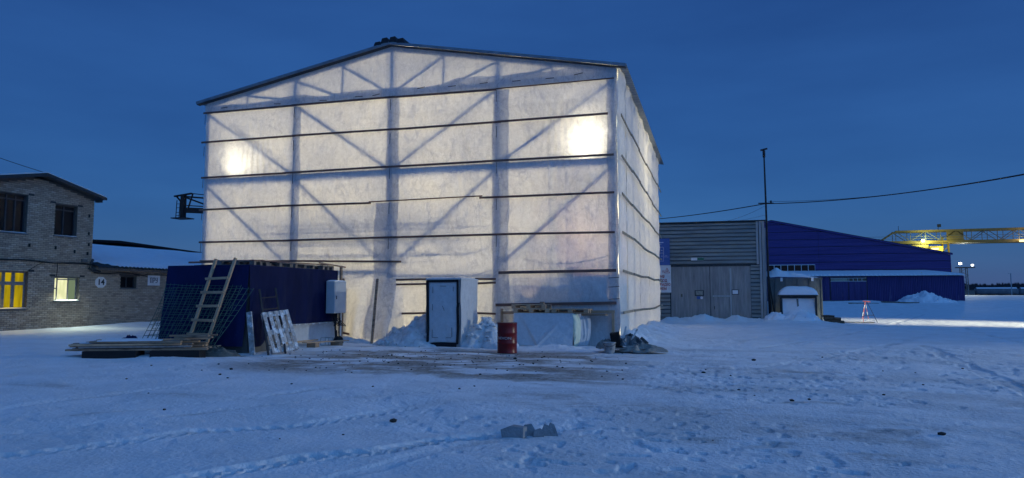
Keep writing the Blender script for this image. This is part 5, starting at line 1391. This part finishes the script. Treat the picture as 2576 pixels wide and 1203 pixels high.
# two green wire mesh panels leaning on the booth
def mesh_panel(label, tl, tr, bl, br, nh, nv, rad, seed):
    t = thing('wire_mesh_panel', label, 'wire mesh', bl, 'wire mesh panels leaning on the booth')
    tl, tr, bl, br = map(Vector, (tl, tr, bl, br)); r = random.Random(seed)
    def at(u, v):
        p = tl.lerp(tr, u).lerp(bl.lerp(br, u), v); s = math.sin(v * PI) * .05
        return p + Vector((0, s, 0))
    for i in range(nh + 1):
        v = i / nh; G().tube([at(u, v) + Vector((0, 0, r.uniform(-.012, .012))) for u in np.linspace(0, 1, 9)], rad, 4, False).build('wire', 'mesh_green', t)
    for i in range(nv + 1):
        u = i / nv; e = r.uniform(-.03, 0.0)
        G().tube([at(u, v) for v in np.linspace(e, 1, 6)], rad, 4, False).build('wire', 'mesh_green', t)
mesh_panel('green wire mesh panel leaning outermost on the booth front', (-15.22, 16.90, 1.84), (-12.30, 16.90, 1.80), (-15.62, 16.25, .04), (-13.20, 16.20, .02), 12, 16, .008, 1)
mesh_panel('green wire mesh panel behind the outer one at the booth', (-15.28, 16.96, 1.93), (-12.75, 16.96, 1.88), (-15.50, 16.40, .05), (-13.2, 16.35, .03), 12, 18, .007, 2)

# dark metal ladder frame, leaning pallet, frosted board
mr = thing('metal_ladder', 'thin black metal ladder leaning on the booth over a pallet', 'ladder', (-12.0, 17.3, 0))
P0, P1, Q0, Q1 = Vector((-11.72, 16.85, 0)), Vector((-12.42, 17.35, 1.80)), Vector((-11.45, 17.25, .02)), Vector((-12.38, 18.05, 1.84))
for a, b in ((P0, P1), (Q0, Q1)): G().bar(a, b, .05, .04).build('stile', 'dark_metal', mr)
for t in (.14, .32, .5, .68, .86): G().bar(P0.lerp(P1, t), Q0.lerp(Q1, t), .03, .03).build('rung', 'dark_metal', mr)
lp = pallet(PALF, (-11.83, 17.45, .58), (0, 0, 0), 'frosted pallet standing on end against the right side of the booth')
M_ = Matrix(((0.0, 0, 0), (0, 0, 0), (0, 0, 0)))
ux = Vector((-0.42, 0.10, 1.0)).normalized(); uz = Vector((0.80, -.45, 0.40)); uz = (uz - ux * uz.dot(ux)).normalized(); uy = uz.cross(ux)
lp.rotation_euler = Matrix((ux, uy, uz)).transposed().to_euler()
fb = G().bar((-12.22, 16.85, -.02), (-12.50, 17.02, 1.16), .16, .04, up=(0, 1, 0)).single('narrow_board', 'wood_frost', (-12.22, 16.85, 0), 'narrow frost-covered board leaning at the booth corner', 'board')

# lumber pile in front
lum = random.Random(8)
for i, (x0, x1, y, lab) in enumerate(((-15.35, -14.15, 14.45, 'dark timber bearer under the left end of the lumber pile'), (-13.85, -12.75, 15.05, 'dark timber bearer under the right end of the lumber pile'))):
    G().bar((x0, y - .02, .10), (x1, y + .45, .10), .55, .24).single('timber_bearer', 'foam_black', ((x0 + x1) / 2, y, 0), lab, 'timber', 'bearers under the lumber pile')
YL = 14.35
def lum_pt(s, w, z):   # along the pile, across it
    d = Vector((0.93, 0.37, 0)); n_ = Vector((-.37, .93, 0)); return Vector((-15.75, 14.20, 0)) + d * s + n_ * w + Vector((0, 0, z))
desc = ['front edge', 'second row', 'third row', 'fourth row', 'fifth row', 'rear edge']
tops = ['reddish', 'grey', 'dark', 'pale', 'split', 'short', 'long', 'crooked', 'thin', 'wide', 'frosted', 'knotty', 'narrow', 'chipped']
k = 0
for lay in range(4):
    for j in range(6):
        if lay == 3 and j in (1, 4): continue
        s0 = lum.uniform(-.1, .35) + (0.25 if lay == 3 else 0); s1 = lum.uniform(2.6, 3.45) - (0.5 if lay == 3 and j > 2 else 0)
        z = .25 + lay * .060; w = j * .165 + lum.uniform(-.02, .02)
        a = lum.uniform(-.05, .05)
        o = G().bar(lum_pt(s0, w - a, z + lum.uniform(-.008, .008)), lum_pt(s1, w + a, z + lum.uniform(-.008, .012)), .145, .046).single('plank', ['wood', 'wood_grey', 'wood_pale'][(j + lay) % 3], lum_pt(s0, w, z),
            f"{['bottom', 'second', 'third', 'top'][lay]} layer plank of the snowy lumber pile, {desc[j]}", 'plank', 'planks of the lumber pile')
        if lay == 3 or (lay == 2 and j in (1, 4)):
            p, q = lum_pt(s0 + .2, w, z + .024), lum_pt(s1 - .5, w, z + .024)
            G().bar(p + Vector((0, 0, .012)), q + Vector((0, 0, .012)), .13, .022).build('snow_layer', 'snow', o)
for i, (s, w, a, L, lab) in enumerate(((2.3, .05, .25, 1.1, 'short offcut lying crooked at the right end of the lumber pile, front'), (2.45, .45, -.15, 1.0, 'short offcut at the right end of the lumber pile, middle'), (2.2, .75, .1, 1.2, 'short offcut at the right end of the lumber pile, rear'), (2.6, .2, -.3, .9, 'topmost short offcut across the right end of the lumber pile'))):
    p = lum_pt(s, w, .49 + .03 * i); q = p + Vector((L * math.cos(a + .38), L * math.sin(a + .38), .01))
    G().bar(p, q, .11, .04).single('offcut', 'wood', p, lab, 'plank')
# scrap under the mesh panels
for i, (p, q, w, m, lab) in enumerate((
        ((-15.9, 16.9, .12), (-14.55, 16.2, .42), .20, 'debris', 'dark wide board tilted in the scrap under the mesh'),
        ((-14.7, 16.0, .40), (-13.7, 16.2, .06), .22, 'debris', 'board sloping down right in the scrap behind the ladder'),
        ((-15.3, 15.9, .05), (-13.9, 15.8, .10), .18, 'wood_grey', 'grey plank on the ground left of the ladder foot'),
        ((-14.6, 15.75, .08), (-13.2, 15.95, .07), .14, 'wood', 'brown plank on the ground under the ladder foot'),
        ((-13.3, 16.35, .16), (-12.6, 16.55, .10), .30, 'plastic_film', 'crumpled grey sheet right of the ladder foot'),
        ((-14.2, 16.3, .22), (-13.0, 16.45, .25), .20, 'debris', 'dark slat lying across the scrap right of the ladder'),
        ((-15.0, 16.35, .26), (-14.1, 16.5, .30), .16, 'burlap', 'grey brown strip in the scrap left of the ladder'))):
    G().bar(p, q, w, .035).single('scrap_board', m, p, lab, 'scrap')
g = G(); u = np.linspace(-1, 1, 30); U, V = np.meshgrid(u, u); q = np.clip(1 - U ** 2 - V ** 2, 0, 1)
G().grid(np.stack([-13.0 + U * .75, 16.35 + V * .35, -.02 + .20 * q ** .7 * (1 + .9 * fbm(U * 4, V * 4, 3, 6))], -1)).single('scrap_heap', 'debris', (-13.0, 16.4, 0), 'low heap of grey green scrap between ladder and frosted board', 'scrap heap', smooth=False)
G().grid(np.stack([-14.9 + U * .9, 16.5 + V * .4, -.02 + .24 * q ** .7 * (1 + .9 * fbm(U * 4, V * 4, 3, 7))], -1)).single('scrap_heap', 'debris', (-14.9, 16.5, 0), 'low heap of dark scrap left of the ladder foot', 'scrap heap', smooth=False)
G().grid(np.stack([-17.9 + U * .42, 18.4 + V * .3, -.02 + .34 * q ** .6 * (1 + .5 * fbm(U * 3, V * 3, 3, 8))], -1)).single('blue_sack', 'tarp', (-17.9, 18.4, 0), 'small crumpled blue sack left of the wire mesh', 'sack', smooth=False)
# things at the foot of the booth's right side
G().bar((-12.15, 19.3, .17), (-11.65, 21.0, .15), .24, .03).single('ground_board', 'wood_pale', (-12, 19.6, .0), 'pale board on blocks right of the leaning pallet', 'board')
G().box(-12.2, -11.9, 19.5, 19.75, -.02, .15).single('timber_block', 'wood', (-12.05, 19.6, 0), 'short timber block under the left end of the pale board', 'block')
G().box(-11.95, -11.65, 20.5, 20.75, -.02, .13).single('timber_block', 'wood', (-11.8, 20.6, 0), 'short timber block under the right end of the pale board', 'block')
G().ico((-11.95, 21.0, .16), .20, (1, 1, .85), .18, 4).single('black_bundle', 'foam_black', (-11.95, 21.0, 0), 'round black bundle on the snow below the switch box', 'bundle')
fr = thing('wire_crate', 'small wire crate on the snow beside the black bundle', 'crate', (-12.1, 20.55, 0))
for (a, b) in (((0, 0), (.28, 0)), ((.28, 0), (.28, .28)), ((.28, .28), (0, .28)), ((0, .28), (0, 0))):
    for z in (.02, .26): G().bar((-12.25 + a[0], 20.4 + a[1], z), (-12.25 + b[0], 20.4 + b[1], z), .015, .015).build('rod', 'trim_metal', fr)
    G().bar((-12.25 + a[0], 20.4 + a[1], .02), (-12.25 + a[0], 20.4 + a[1], .26), .015, .015).build('rod', 'trim_metal', fr)
def crumple(name, m, cx, cy, rx, ry, h, label, cat, seed, n=46, freq=3.2, z0=None, rot=0):
    u = np.linspace(-1, 1, n); U, V = np.meshgrid(u, u)
    rr = np.hypot(U, V); lim = 0.78 + .26 * fbm(np.cos(np.arctan2(V, U)) * 1.6 + seed, np.sin(np.arctan2(V, U)) * 1.6, 3, seed)
    s = np.minimum(1, lim / np.maximum(rr, 1e-3)); U2, V2 = U * s, V * s
    rid = 1 - np.abs(fbm(U2 * freq + seed, V2 * freq, 3, seed + 1)) * 1.6
    q = np.clip(1 - np.hypot(U2, V2) / lim, 0, 1)
    Z = (gz(cx, cy) if z0 is None else z0) + h * (0.12 + q ** .6) * np.clip(rid, .1, 1) * (1 - .0 * rr) - .01 * (q < .01)
    c_, s_ = math.cos(rot), math.sin(rot); X = U2 * rx; Y = V2 * ry
    return G().grid(np.stack([cx + X * c_ - Y * s_, cy + X * s_ + Y * c_, Z], -1)).single(name, m, (cx, cy, gz(cx, cy)), label, cat)
crumple('crumpled_cloth', 'fabric_solid', -12.5, 22.35, .70, .40, .24, 'crumpled white cloth at the foot of the hall between the leaning planks', 'cloth', 3)
crumple('crumpled_cloth', 'fabric_solid', -11.75, 22.1, .55, .30, .15, 'small rumpled white cloth left of the right leaning plank', 'cloth', 5)
G().bar((-12.62, 22.35, -.02), (-12.9, 22.95, 2.24), .085, .045, up=(0, 1, 0)).single('leaning_plank', 'wood', (-12.62, 22.35, 0), 'plank leaning on the hall beside the switch box', 'plank')
G().bar((-11.25, 22.0, -.02), (-11.6, 23.05, 2.22), .085, .045, up=(0, 1, 0)).single('leaning_plank', 'wood', (-11.25, 22.0, 0), 'plank leaning on the hall left of the big snow heap', 'plank')

# ================================================================== cloth covered entrance
vest = thing('entrance_porch', 'boxy white cloth porch with black edged door in front of the hall', 'porch', (-8.2, 22, 0))
vx0, vx1, vy0, vy1, vz = -8.80, -7.68, 20.98, 22.62, 2.14
U, V = np.meshgrid(np.linspace(0, 1, 40), np.linspace(0, 1, 40))
for xx, s in ((vx1, 1), (vx0, -1)):
    Yg = vy0 + (vy1 - vy0) * U; Zg = vz * (1 - V); Xg = xx + s * (.03 + .04 * np.sin(V * PI) * fbm(Yg / .6, Zg / .8, 3, 2) + .02 * fbm(Yg / .2, Zg / .5, 3, 3))
    G().grid(np.stack([Xg, Yg, Zg], -1)).build('side_cloth', 'fabric_solid', vest, True)
G().box(vx0, vx1, vy0 + .08, vy1, 0, vz - .02).build('frame', 'fabric_solid', vest)
G().box(vx0 - .04, vx1 + .05, vy0 - .02, vy1, vz - .018, vz + .03).build('roof', 'fabric_solid', vest)
snow_sheet(vest, vx0 - .03, vx1 + .04, vy0, vy1 - .1, vz + .03, .04, 6)
G().box(vx0 + .02, vx1 - .30, vy1 + .002, 23.2, 0, vz - .05).build('link_cloth', 'fabric_solid', vest)
dx0, dx1, dz0, dz1 = -8.70, -7.78, 0.16, 2.03
def dy(x, z): return vy0 - .055
xs = np.linspace(dx0, dx1, 26); zs = np.linspace(dz0, dz1, 44); X, Z = np.meshgrid(xs, zs)
Yd = vy0 - .045 - .03 * np.sin((X - dx0) / (dx1 - dx0) * PI) * np.sin((Z - dz0) / (dz1 - dz0) * PI) - .012 * fbm(X / .2, Z / .35, 3, 4)
door = G().grid(np.stack([X, Yd, Z], -1)).build('door', 'fabric_solid', vest, True); door['label'] = 'door covered in white quilted cloth'
def edge_strip(pts, w, name):
    g = G()
    for p, q in zip(pts[:-1], pts[1:]): g.bar((p[0], vy0 - .05, p[1]), (q[0], vy0 - .05, q[1]), .05, w, up=(0, 0, 1) if abs(p[1] - q[1]) < abs(p[0] - q[0]) else (1, 0, 0))
    return g.build(name, 'black_cloth', vest)
edge_strip([(dx0 - .06, .02), (dx0 - .03, .6), (dx0 - .06, 1.2), (dx0 - .08, 2.10)], .07, 'black_edge')
edge_strip([(dx1 + .03, .10), (dx1 + .06, .6), (dx1 + .04, 1.2), (dx1 + .06, 1.4)], .075, 'black_edge')
edge_strip([(dx1 + .04, 1.38), (dx1 + .03, 2.10)], .055, 'black_edge')
edge_strip([(dx0 - .08, 2.075), (dx1 + .05, 2.09)], .07, 'black_edge')
edge_strip([(dx0 - .08, .06), (-8.3, .09), (dx1 + .0, .08)], .13, 'black_edge')
for (a, b, c, d) in ((dx0 + .12, .30, dx0 + .12, .55), (dx0 + .12, .3, dx0 + .32, .3), (dx1 - .14, .32, dx1 - .14, .62), (dx1 - .16, .3, dx1 - .34, .3), (dx0 + .12, 1.15, dx0 + .12, 1.35), (dx0 + .13, 1.7, dx0 + .13, 1.9), (dx0 + .38, 1.92, dx0 + .58, 1.92), (dx1 - .1, 1.75, dx1 - .1, 1.9), (-8.18, 1.15, -8.24, 1.3)):
    G().bar((a, vy0 - .085, b), (c, vy0 - .085, d), .006, .012, up=(0, 0, 1) if b == d else (1, 0, 0)).build('strap_stitch', 'frame_dark', door)
heap('snow_heap', -9.65, 21.75, 1.45, 1.15, 1.12, 'big lumpy snow heap left of the cloth porch', 'snow heap', 4, .55, peak=(.42, .1), clods=60)
heap('snow_heap', -7.0, 21.75, 1.05, .95, .95, 'lumpy snow heap between the porch and the red drum', 'snow heap', 9, .55, peak=(-.15, .2), clods=45)
heap('snow_heap', 27.2, 106.3, 4.8, 2.6, 2.25, 'large ploughed snow pile in front of the blue hangar', 'snow heap', 14, .35, 'snow', base=.15, clods=20)

# ================================================================== red drum
dr = thing('steel_drum', 'red steel drum with white lettering standing in front of the hall', 'drum', (-5.80, 19.85, 0))
z0 = gz(-5.8, 19.85)
prof = [(0.275, 0.0), (0.292, 0.012), (0.292, 0.03), (0.286, 0.05)]
for zc in (0.295, 0.59): prof += [(0.286, zc - .025), (0.297, zc), (0.286, zc + .025)]
prof += [(0.286, 0.84), (0.292, 0.855), (0.293, 0.875), (0.280, 0.88)]
G().lathe((-5.8, 19.85, z0), prof, 40).build('shell', 'drum_red', dr, True)
G().lathe((-5.8, 19.85, z0), [(0.270, .868), (.276, .884), (.293, .884), (.294, .876)], 40).build('rim', 'black_cloth', dr)
cu_o = text('lettering', 'DEVON', 0.098, 'sign_white', dr, (-5.8, 19.85, z0 + .44), (0, 0, 0), depth=.001, bold=.002, xs=1.0)
me = cu_o.data; n = len(me.vertices); co = np.empty(n * 3); me.vertices.foreach_get('co', co); co = co.reshape(-1, 3)
ang = -PI / 2 + R(18) - R(22) + co[:, 0] * 1.35 / .288
me.vertices.foreach_set('co', np.stack([.2885 * np.cos(ang), .2885 * np.sin(ang), co[:, 1]], -1).ravel()); me.update()

# ================================================================== cloth covered stack right of the drum
st = thing('cloth_covered_stack', 'low stack draped in white cloth beside the red drum', 'stack', (-5.3, 22.9, 0))
sx0, sx1, sy0, sy1, sz = -6.30, -4.35, 22.45, 23.15, 1.03
G().box(sx0 + .05, sx1 - .04, sy0 + .08, sy1, 0, sz - .02).build('core', 'fabric_solid', st)
U, V = np.meshgrid(np.linspace(0, 1, 80), np.linspace(0, 1, 50))
Xg = sx0 - .03 + (sx1 - sx0 + .05) * U
fold = np.exp(-((U - .92 + .50 * V) / .035) ** 2)
Yg = sy0 - .03 - .28 * V ** 1.5 * (0.55 + .45 * np.sin(U * 3.2 + .3)) - .05 * fbm(U * 4, V * 3, 3, 3) * V - .05 * fold * V ** .7
Yg = Yg - .14 * sstep(.44, .40, U + .0 * V) * 0 - .10 * V * sstep(.40, .46, U + .35 * (1 - V)) 
Zg = (sz + .01) * (1 - V) + .01
G().grid(np.stack([Xg, Yg, Zg], -1)).build('drape', 'fabric_solid', st, True)
Ut, Vt = np.meshgrid(np.linspace(0, 1, 30), np.linspace(0, 1, 8))
G().grid(np.stack([sx0 - .03 + (sx1 - sx0 + .05) * Ut, sy0 - .03 + (sy1 - sy0) * Vt, sz + .012 + .015 * fbm(Ut * 6, Vt * 2, 2, 3)], -1)).build('drape', 'fabric_solid', st, True)
Ur, Vr = np.meshgrid(np.linspace(0, 1, 16), np.linspace(0, 1, 30))
lens = np.sin(np.clip(Vr * .92 + .06, 0, 1) * PI) ** .6
G().grid(np.stack([sx1 + .015 + (.04 + .17 * lens) * Ur + .03 * fbm(Ur * 3, Vr * 4, 3, 2), sy0 - .03 + .20 * Ur - .06 * np.sin(Ur * PI) + .05 * fbm(Ur * 2, Vr * 5, 3, 4), sz * (1 - Vr)], -1)).build('foam_end', 'foam_yellow', st, True)
G().grid(np.stack([sx1 + .03 + .13 * lens + .34 * Ur + .07 * fbm(Ur * 5, Vr * 1.5, 3, 6), sy0 + .19 + .30 * Ur + .10 * fbm(Ur * 5 + 2, Vr * 1.5, 3, 8), (sz - .0) * (1 - Vr)], -1)).build('drape', 'fabric_solid', st, True)
pallet(PALW, (-5.75, 22.82, sz + .02), (0, 0, .03), 'pale pallet lying on the cloth covered stack, lower left one')
pallet(PALW, (-4.45, 22.86, sz + .02), (0, 0, -.02), 'pale pallet lying on the right end of the cloth covered stack')
pallet(PALW, (-5.85, 22.80, sz + .165), (0, 0, .05), 'upper pale pallet on the left end of the cloth covered stack', scale=.95)
G().box(-4.6, -3.35, 22.75, 23.2, sz - .06, sz - .0).single('shelf_board', 'wood', (-4, 23, sz), 'board under the right pallet on the covered stack', 'board')
for x, y, lab in ((-5.2, 22.7, 'left wooden block on the pallets over the covered stack'), (-5.42, 22.66, 'second wooden block on the pallets over the covered stack')):
    G().box(x - .07, x + .07, y - .06, y + .06, sz + .302 if x < -5.3 else sz + .165, sz + .39 if x < -5.3 else sz + .30).single('wood_block', 'wood', (x, y, sz + .17), lab, 'block')

# ================================================================== pallet with torn sheeting and a bucket
lo = pallet(PAL, (-2.45, 20.70, gz(-2.4, 20.8) - .02), (0, 0, .16), 'pallet on the snow under torn sheeting at the hall corner')
crumple('burlap_sheet', 'burlap', -1.95, 20.50, 0.95, .48, .24, 'torn grey sacking draped over the pallet at the hall corner', 'sheet', 12, freq=2.6, z0=gz(-2, 20.5) + .04, rot=.1)
crumple('burlap_sheet', 'burlap', -3.05, 20.72, .40, .40, .32, 'fold of grey sacking over the left end of that pallet', 'sheet', 15, freq=2.4, z0=gz(-3, 20.7) + .10)
crumple('plastic_sheet', 'plastic_film', -2.35, 20.85, .60, .38, .34, 'snowy crumpled dark plastic film on the sacking', 'sheet', 18, freq=3.4, z0=gz(-2.4, 20.9) + .16)
rr_ = random.Random(3)
for i, (x, z, w, h, lean, m, lab) in enumerate(((-2.72, .42, .26, .42, -.15, 'foam_black', 'black scrap tub standing among the torn sheeting'), (-2.60, .50, .06, .60, .25, 'white_paint', 'thin pale lath sticking up from the torn sheeting, left'), (-2.42, .48, .05, .52, .55, 'wood_frost', 'second pale lath leaning right in the torn sheeting'),
                                             (-2.30, .48, .20, .36, -.35, 'dark_metal', 'dark bent sheet piece beside the leaning lath'), (-2.12, .46, .26, .22, .9, 'plastic_film', 'dark film flap pointing right over the sacking'))):
    b = gz(x, 20.75) + .14
    p = Vector((x, 20.72 + .05 * i, b)); q = p + Vector((lean * h, -.05, h))
    G().bar(p, q, w, .03 if i else .22, up=(0, 1, 0)).single('scrap_piece', m, p, lab, 'scrap')
bk = thing('bucket', 'dirty pale plastic bucket in front of the sheeted pallet', 'bucket', (-2.86, 20.16, 0))
zb = gz(-2.86, 20.16)
G().lathe((-2.86, 20.16, zb - .01), [(.135, 0), (.14, .01), (.172, .29), (.182, .30), (.182, .325), (.170, .325), (.160, .30), (.13, .08)], 26).build('shell', 'bucket', bk, True)
G().tube([(-2.86 + .178 * math.cos(a), 20.16 - .178 * abs(math.sin(a)) , zb + .30 - .10 * math.sin(a)) for a in np.linspace(0, PI, 14)], .006, 5).build('handle', 'dark_metal', bk, True)

# ================================================================== snowed-in bin and container at the store corner
ct = thing('steel_container', 'grey green steel container wall with snow on top beside the store', 'container', (5.2, 48.5, 0))
cx0, cx1, cyf = 3.55, 6.62, 48.0
G().box(cx0, cx1, cyf + .06, cyf + 2.4, 0, 2.70).build('body', 'container', ct)
x = cx0; k = 0
while x < cx1 - .02:
    nx = min(x + (.42 if k % 2 else .26), cx1); G().box(x + .004, nx - .004, cyf + (.0 if k % 2 else .035), cyf + .058, .02, 2.66).build('wall_rib', 'container', ct); x = nx; k += 1
G().box(cx0 - .03, cx1 + .03, cyf - .03, cyf + .10, 2.66, 2.76).build('top_rail', 'container', ct)
U, V = np.meshgrid(np.linspace(0, 1, 50), np.linspace(0, 1, 16))
G().grid(np.stack([cx0 + (cx1 - cx0) * U, cyf - .05 + 1.6 * V, 2.765 + np.clip((.52 * np.exp(-((U - .14) / .20) ** 2) + .30 * np.exp(-((U - .48) / .24) ** 2) + .06), 0, 1) * np.sin(np.clip(V * 1.4 + .08, 0, 1) * PI * .5) * (1 + .4 * fbm(U * 6, V * 3, 3, 2)) * sstep(1.0, .9, U)], -1)).build('snow_layer', 'snow', ct, True)
for x in (4.22, 6.05): G().box(x - .07, x + .07, cyf - .06, cyf - .002, 2.55, 2.78).build('snow_drip', 'snow', ct)
bn = thing('snow_capped_bin', 'snow filled bin with rounded snow cap standing before the container', 'bin', (4.95, 46.2, 0))
nx0, nx1, ny0, ny1 = 3.98, 5.94, 45.75, 46.9
for a, b, c, d in ((nx0, nx0 + .07, ny0, ny1), (nx1 - .07, nx1, ny0, ny1), (nx0 + .07, nx1 - .07, ny1 - .06, ny1)): G().box(a, b, c, d, 0, 1.60).build('side_panel', 'container', bn)
G().box(nx0 - .08, nx1 + .08, ny0 - .10, ny1 + .05, 1.602, 1.68).build('lid', 'dark_metal', bn)
G().box(nx0 - .04, nx1 + .04, ny0 - .06, ny0 - .0, 1.50, 1.60).build('lid_rail', 'dark_metal', bn)
for x in (nx0 - .01, nx1 + .01): G().bar((x, ny0 - .03, .1), (x, ny0 - .03, 1.5), .06, .06).build('corner_post', 'dark_metal', bn)
U, V = np.meshgrid(np.linspace(-1, 1, 44), np.linspace(-1, 1, 24))
pu = np.clip(1 - np.abs(U) ** 4, 0, 1) * np.clip(1 - np.abs(V) ** 4, 0, 1)
G().grid(np.stack([(nx0 + nx1) / 2 + U * 1.12, (ny0 + ny1) / 2 + V * .64, 1.672 + .54 * pu ** .5 * (1 + .10 * fbm(U * 2, V * 2, 2, 2)) * (1 - .22 * np.clip(-U, 0, 1) ** 2)], -1)).build('snow_cap', 'snow', bn, True)
U, V = np.meshgrid(np.linspace(0, 1, 40), np.linspace(0, 1, 40))
G().grid(np.stack([nx0 + .075 + (nx1 - nx0 - .15) * U, ny0 + .12 - .5 * V ** 2.2 * (1 + .3 * fbm(U * 3, V * 3, 3, 2)) + .03 * np.sin(U * 9), 1.48 * (1 - V) + .02 * fbm(U * 5, V * 5, 3, 3)], -1)).build('snow_filling', 'snow', bn, True)
G().bar((4.90, ny0 + .10, 1.45), (4.93, ny0 + .06, .85), .10, .04, up=(0, 1, 0)).build('strut', 'container', bn)
heap('snow_heap', 4.95, 45.1, 1.25, .8, .72, 'smooth snow drift against the snow capped bin', 'snow heap', 22, .25, 'snow', clods=14, peak=(.0, .3))
heap('snow_heap', 3.6, 45.0, .7, .5, .34, 'small lumpy snow heap at the foot of the mast', 'snow heap', 25, .5, 'snow', clods=26)
G().bar((3.75, 47.3, 0), (3.45, 47.5, 2.5), .07, .07).single('leaning_pole', 'dark_metal', (3.75, 47.3, 0), 'dark pole leaning between the mast and the bin', 'pole')
# sawn timber, striped trestle and boards on the snow
rl = random.Random(6)
for i, (x0, y0, x1, y1, z, r_, lab) in enumerate(((6.35, 45.0, 7.25, 44.55, .10, .10, 'front bottom log of the small stack by the container'), (6.30, 45.25, 7.25, 44.85, .11, .11, 'rear bottom log of the small stack by the container'), (6.30, 45.1, 7.1, 44.75, .29, .10, 'upper front log of the small stack by the container'), (6.28, 45.35, 7.0, 45.0, .30, .09, 'upper rear log of the small stack by the container'), (6.2, 45.3, 6.8, 45.0, .44, .06, 'thin topmost log of the small stack by the container'))):
    G().tube([(x0, y0, z), ((x0 + x1) / 2, (y0 + y1) / 2, z + .01), (x1, y1, z - .01)], r_, 10, True, r_ * .92).single('log', 'log', (x0, y0, 0), lab, 'log')
G().bar((7.2, 44.9, .10), (9.1, 46.1, .06), .12, .05).single('loose_board', 'rust_dark', (7.2, 44.9, 0), 'long dark board on the snow right of the logs', 'board')
tr = thing('striped_trestle', 'red and white striped trestle standing on the snow right of the logs', 'trestle', (9.0, 47.4, 0))
topz = gz(9, 47.4) + 1.30
for (x, y, s) in ((8.62, 47.2, 1), (8.80, 47.6, 0), (9.12, 47.5, 1), (9.55, 47.3, 0)):
    a, b = Vector((x, y, gz(x, y) - .02)), Vector((8.92 if x < 9.3 else 9.0, 47.4, topz))
    for k in range(6):
        G().bar(a.lerp(b, k / 6), a.lerp(b, (k + 1) / 6), .028, .028).build('leg_band', ('stripe_red' if k % 2 else 'sign_white') if s else 'stripe_red' if x < 9 else 'dark_metal', tr)
for z in (.45,): G().bar((8.72, 47.35, z), (9.38, 47.35, z), .03, .03).build('crossbar', 'dark_metal', tr)
G().bar((8.80, 47.4, topz), (9.2, 47.4, topz - .04), .05, .06).build('top_bar', 'stripe_red', tr)
for i, (x, y, L, a, lab) in enumerate(((17.3, 102.5, 3.6, .02, 'plank half buried in snow before the hangar gate'), (21.5, 104.0, 2.2, -.1, 'left plank lying on snow right of the hangar gate'), (23.5, 103.5, 2.4, .06, 'right plank lying on snow right of the hangar gate'))):
    z = gz(x, y); G().bar((x, y, z + .12), (x + L, y + L * a, z + .08), .5, .14).single('snow_plank', 'debris', (x, y, z), lab, 'plank')
G().box(13.0, 21.6, 109.0, 109.9, .5, .98).single('gate_ramp', 'shed_far', (17, 109.5, .5), 'low pale concrete sill in front of the hangar gate', 'ramp')

# ================================================================== loose stones and frozen clods
def stone(x, y, r_, label, seed, m='stone', sq=(1.2, .8, .65), cat='stone', group=None):
    z = gz(x, y); G().ico((x, y, z + r_ * .35), r_, sq, .28, seed).single('stone' if m == 'stone' else 'clod', m, (x, y, z), label, cat, group)
cb = thing('concrete_block', 'pale grey broken block lying nearest the camera in the foreground', 'block', (-2.24, 7.9, 0)); zc = gz(-2.24, 7.9)
G().prism([(-2.36, 7.86, zc - .01), (-2.12, 7.90, zc - .01), (-2.12, 7.91, zc + .105), (-2.27, 7.88, zc + .125), (-2.38, 7.87, zc + .08)], (.02, .10, 0)).build('block_body', 'stone', cb)
def slab(p, d, w, th, label):
    z = gz(p[0], p[1]); p = Vector((p[0], p[1], z - .02)); g = G(); n_ = Vector((0.35, -.9, .1)).normalized()
    e = Vector(d); side = e.cross(n_).normalized() * w / 2
    g.prism([p - side, p + side * .9, p + e * .8 + side, p + e + side * .1, p + e * .75 - side * .9], n_ * -th).single('stone_shard', 'stone', p, label, 'stone')
slab((-2.05, 8.06), (-.10, .02, .13), .16, .06, 'first tilted shard right of the pale block in the foreground')
slab((-1.97, 8.02), (.02, .0, .12), .13, .05, 'second shard standing right of the pale block in the foreground')
slab((-1.86, 8.12), (-.06, .0, .15), .09, .04, 'third thin shard in the foreground row beside the pale block')
slab((-1.79, 8.14), (-.07, .0, .17), .08, .03, 'last thin shard leaning left at the right end of the foreground row')
stone(-3.95, 8.35, .055, 'single dark stone on the snow left of the foreground blocks', 7, 'clod', cat='stone')
for i, (x, y, r_, lab) in enumerate(((1.15, 11.9, .06, 'dark clod on the bare patch in the right foreground'), (1.42, 12.1, .05, 'small dark clod right of the bare patch'), (-.23, 15.7, .07, 'dark clod on the snow right of the red drum'), (.95, 18.9, .10, 'dark clod on the snow below the metal store'),
                                     (2.5, 9.3, .07, 'dark clod in the right foreground snow'), (.4, 13.1, .05, 'tiny dark clod in the middle of the right yard'), (-10.1, 13.2, .07, 'dark clod left of the muddy patch'), (-4.9, 17.5, .08, 'dark clod right before the red drum'), (-9.6, 12.2, .06, 'clod at the lower left of the muddy patch'))):
    stone(x, y, r_ * .55, lab, 20 + i, 'clod', cat='clod')
g = G(); rq = random.Random(12)
for i in range(270):
    if rq.random() < .88: x, y = rq.gauss(-7, 2.6), rq.gauss(16.8, 1.7)
    else: x, y = rq.uniform(-10, 6), rq.uniform(7, 22)
    if y > 20.6 or y < 6.5: continue
    r_ = rq.uniform(.006, .024); g.ico((x, y, gz(x, y) + r_ * .3), r_, (1.2, 1, .7), .3, i)
o = g.build('clod_scatter', 'clod'); tag(o, 'tiny dark clods and grit scattered over the trodden snow', 'clods', None, 'stuff')
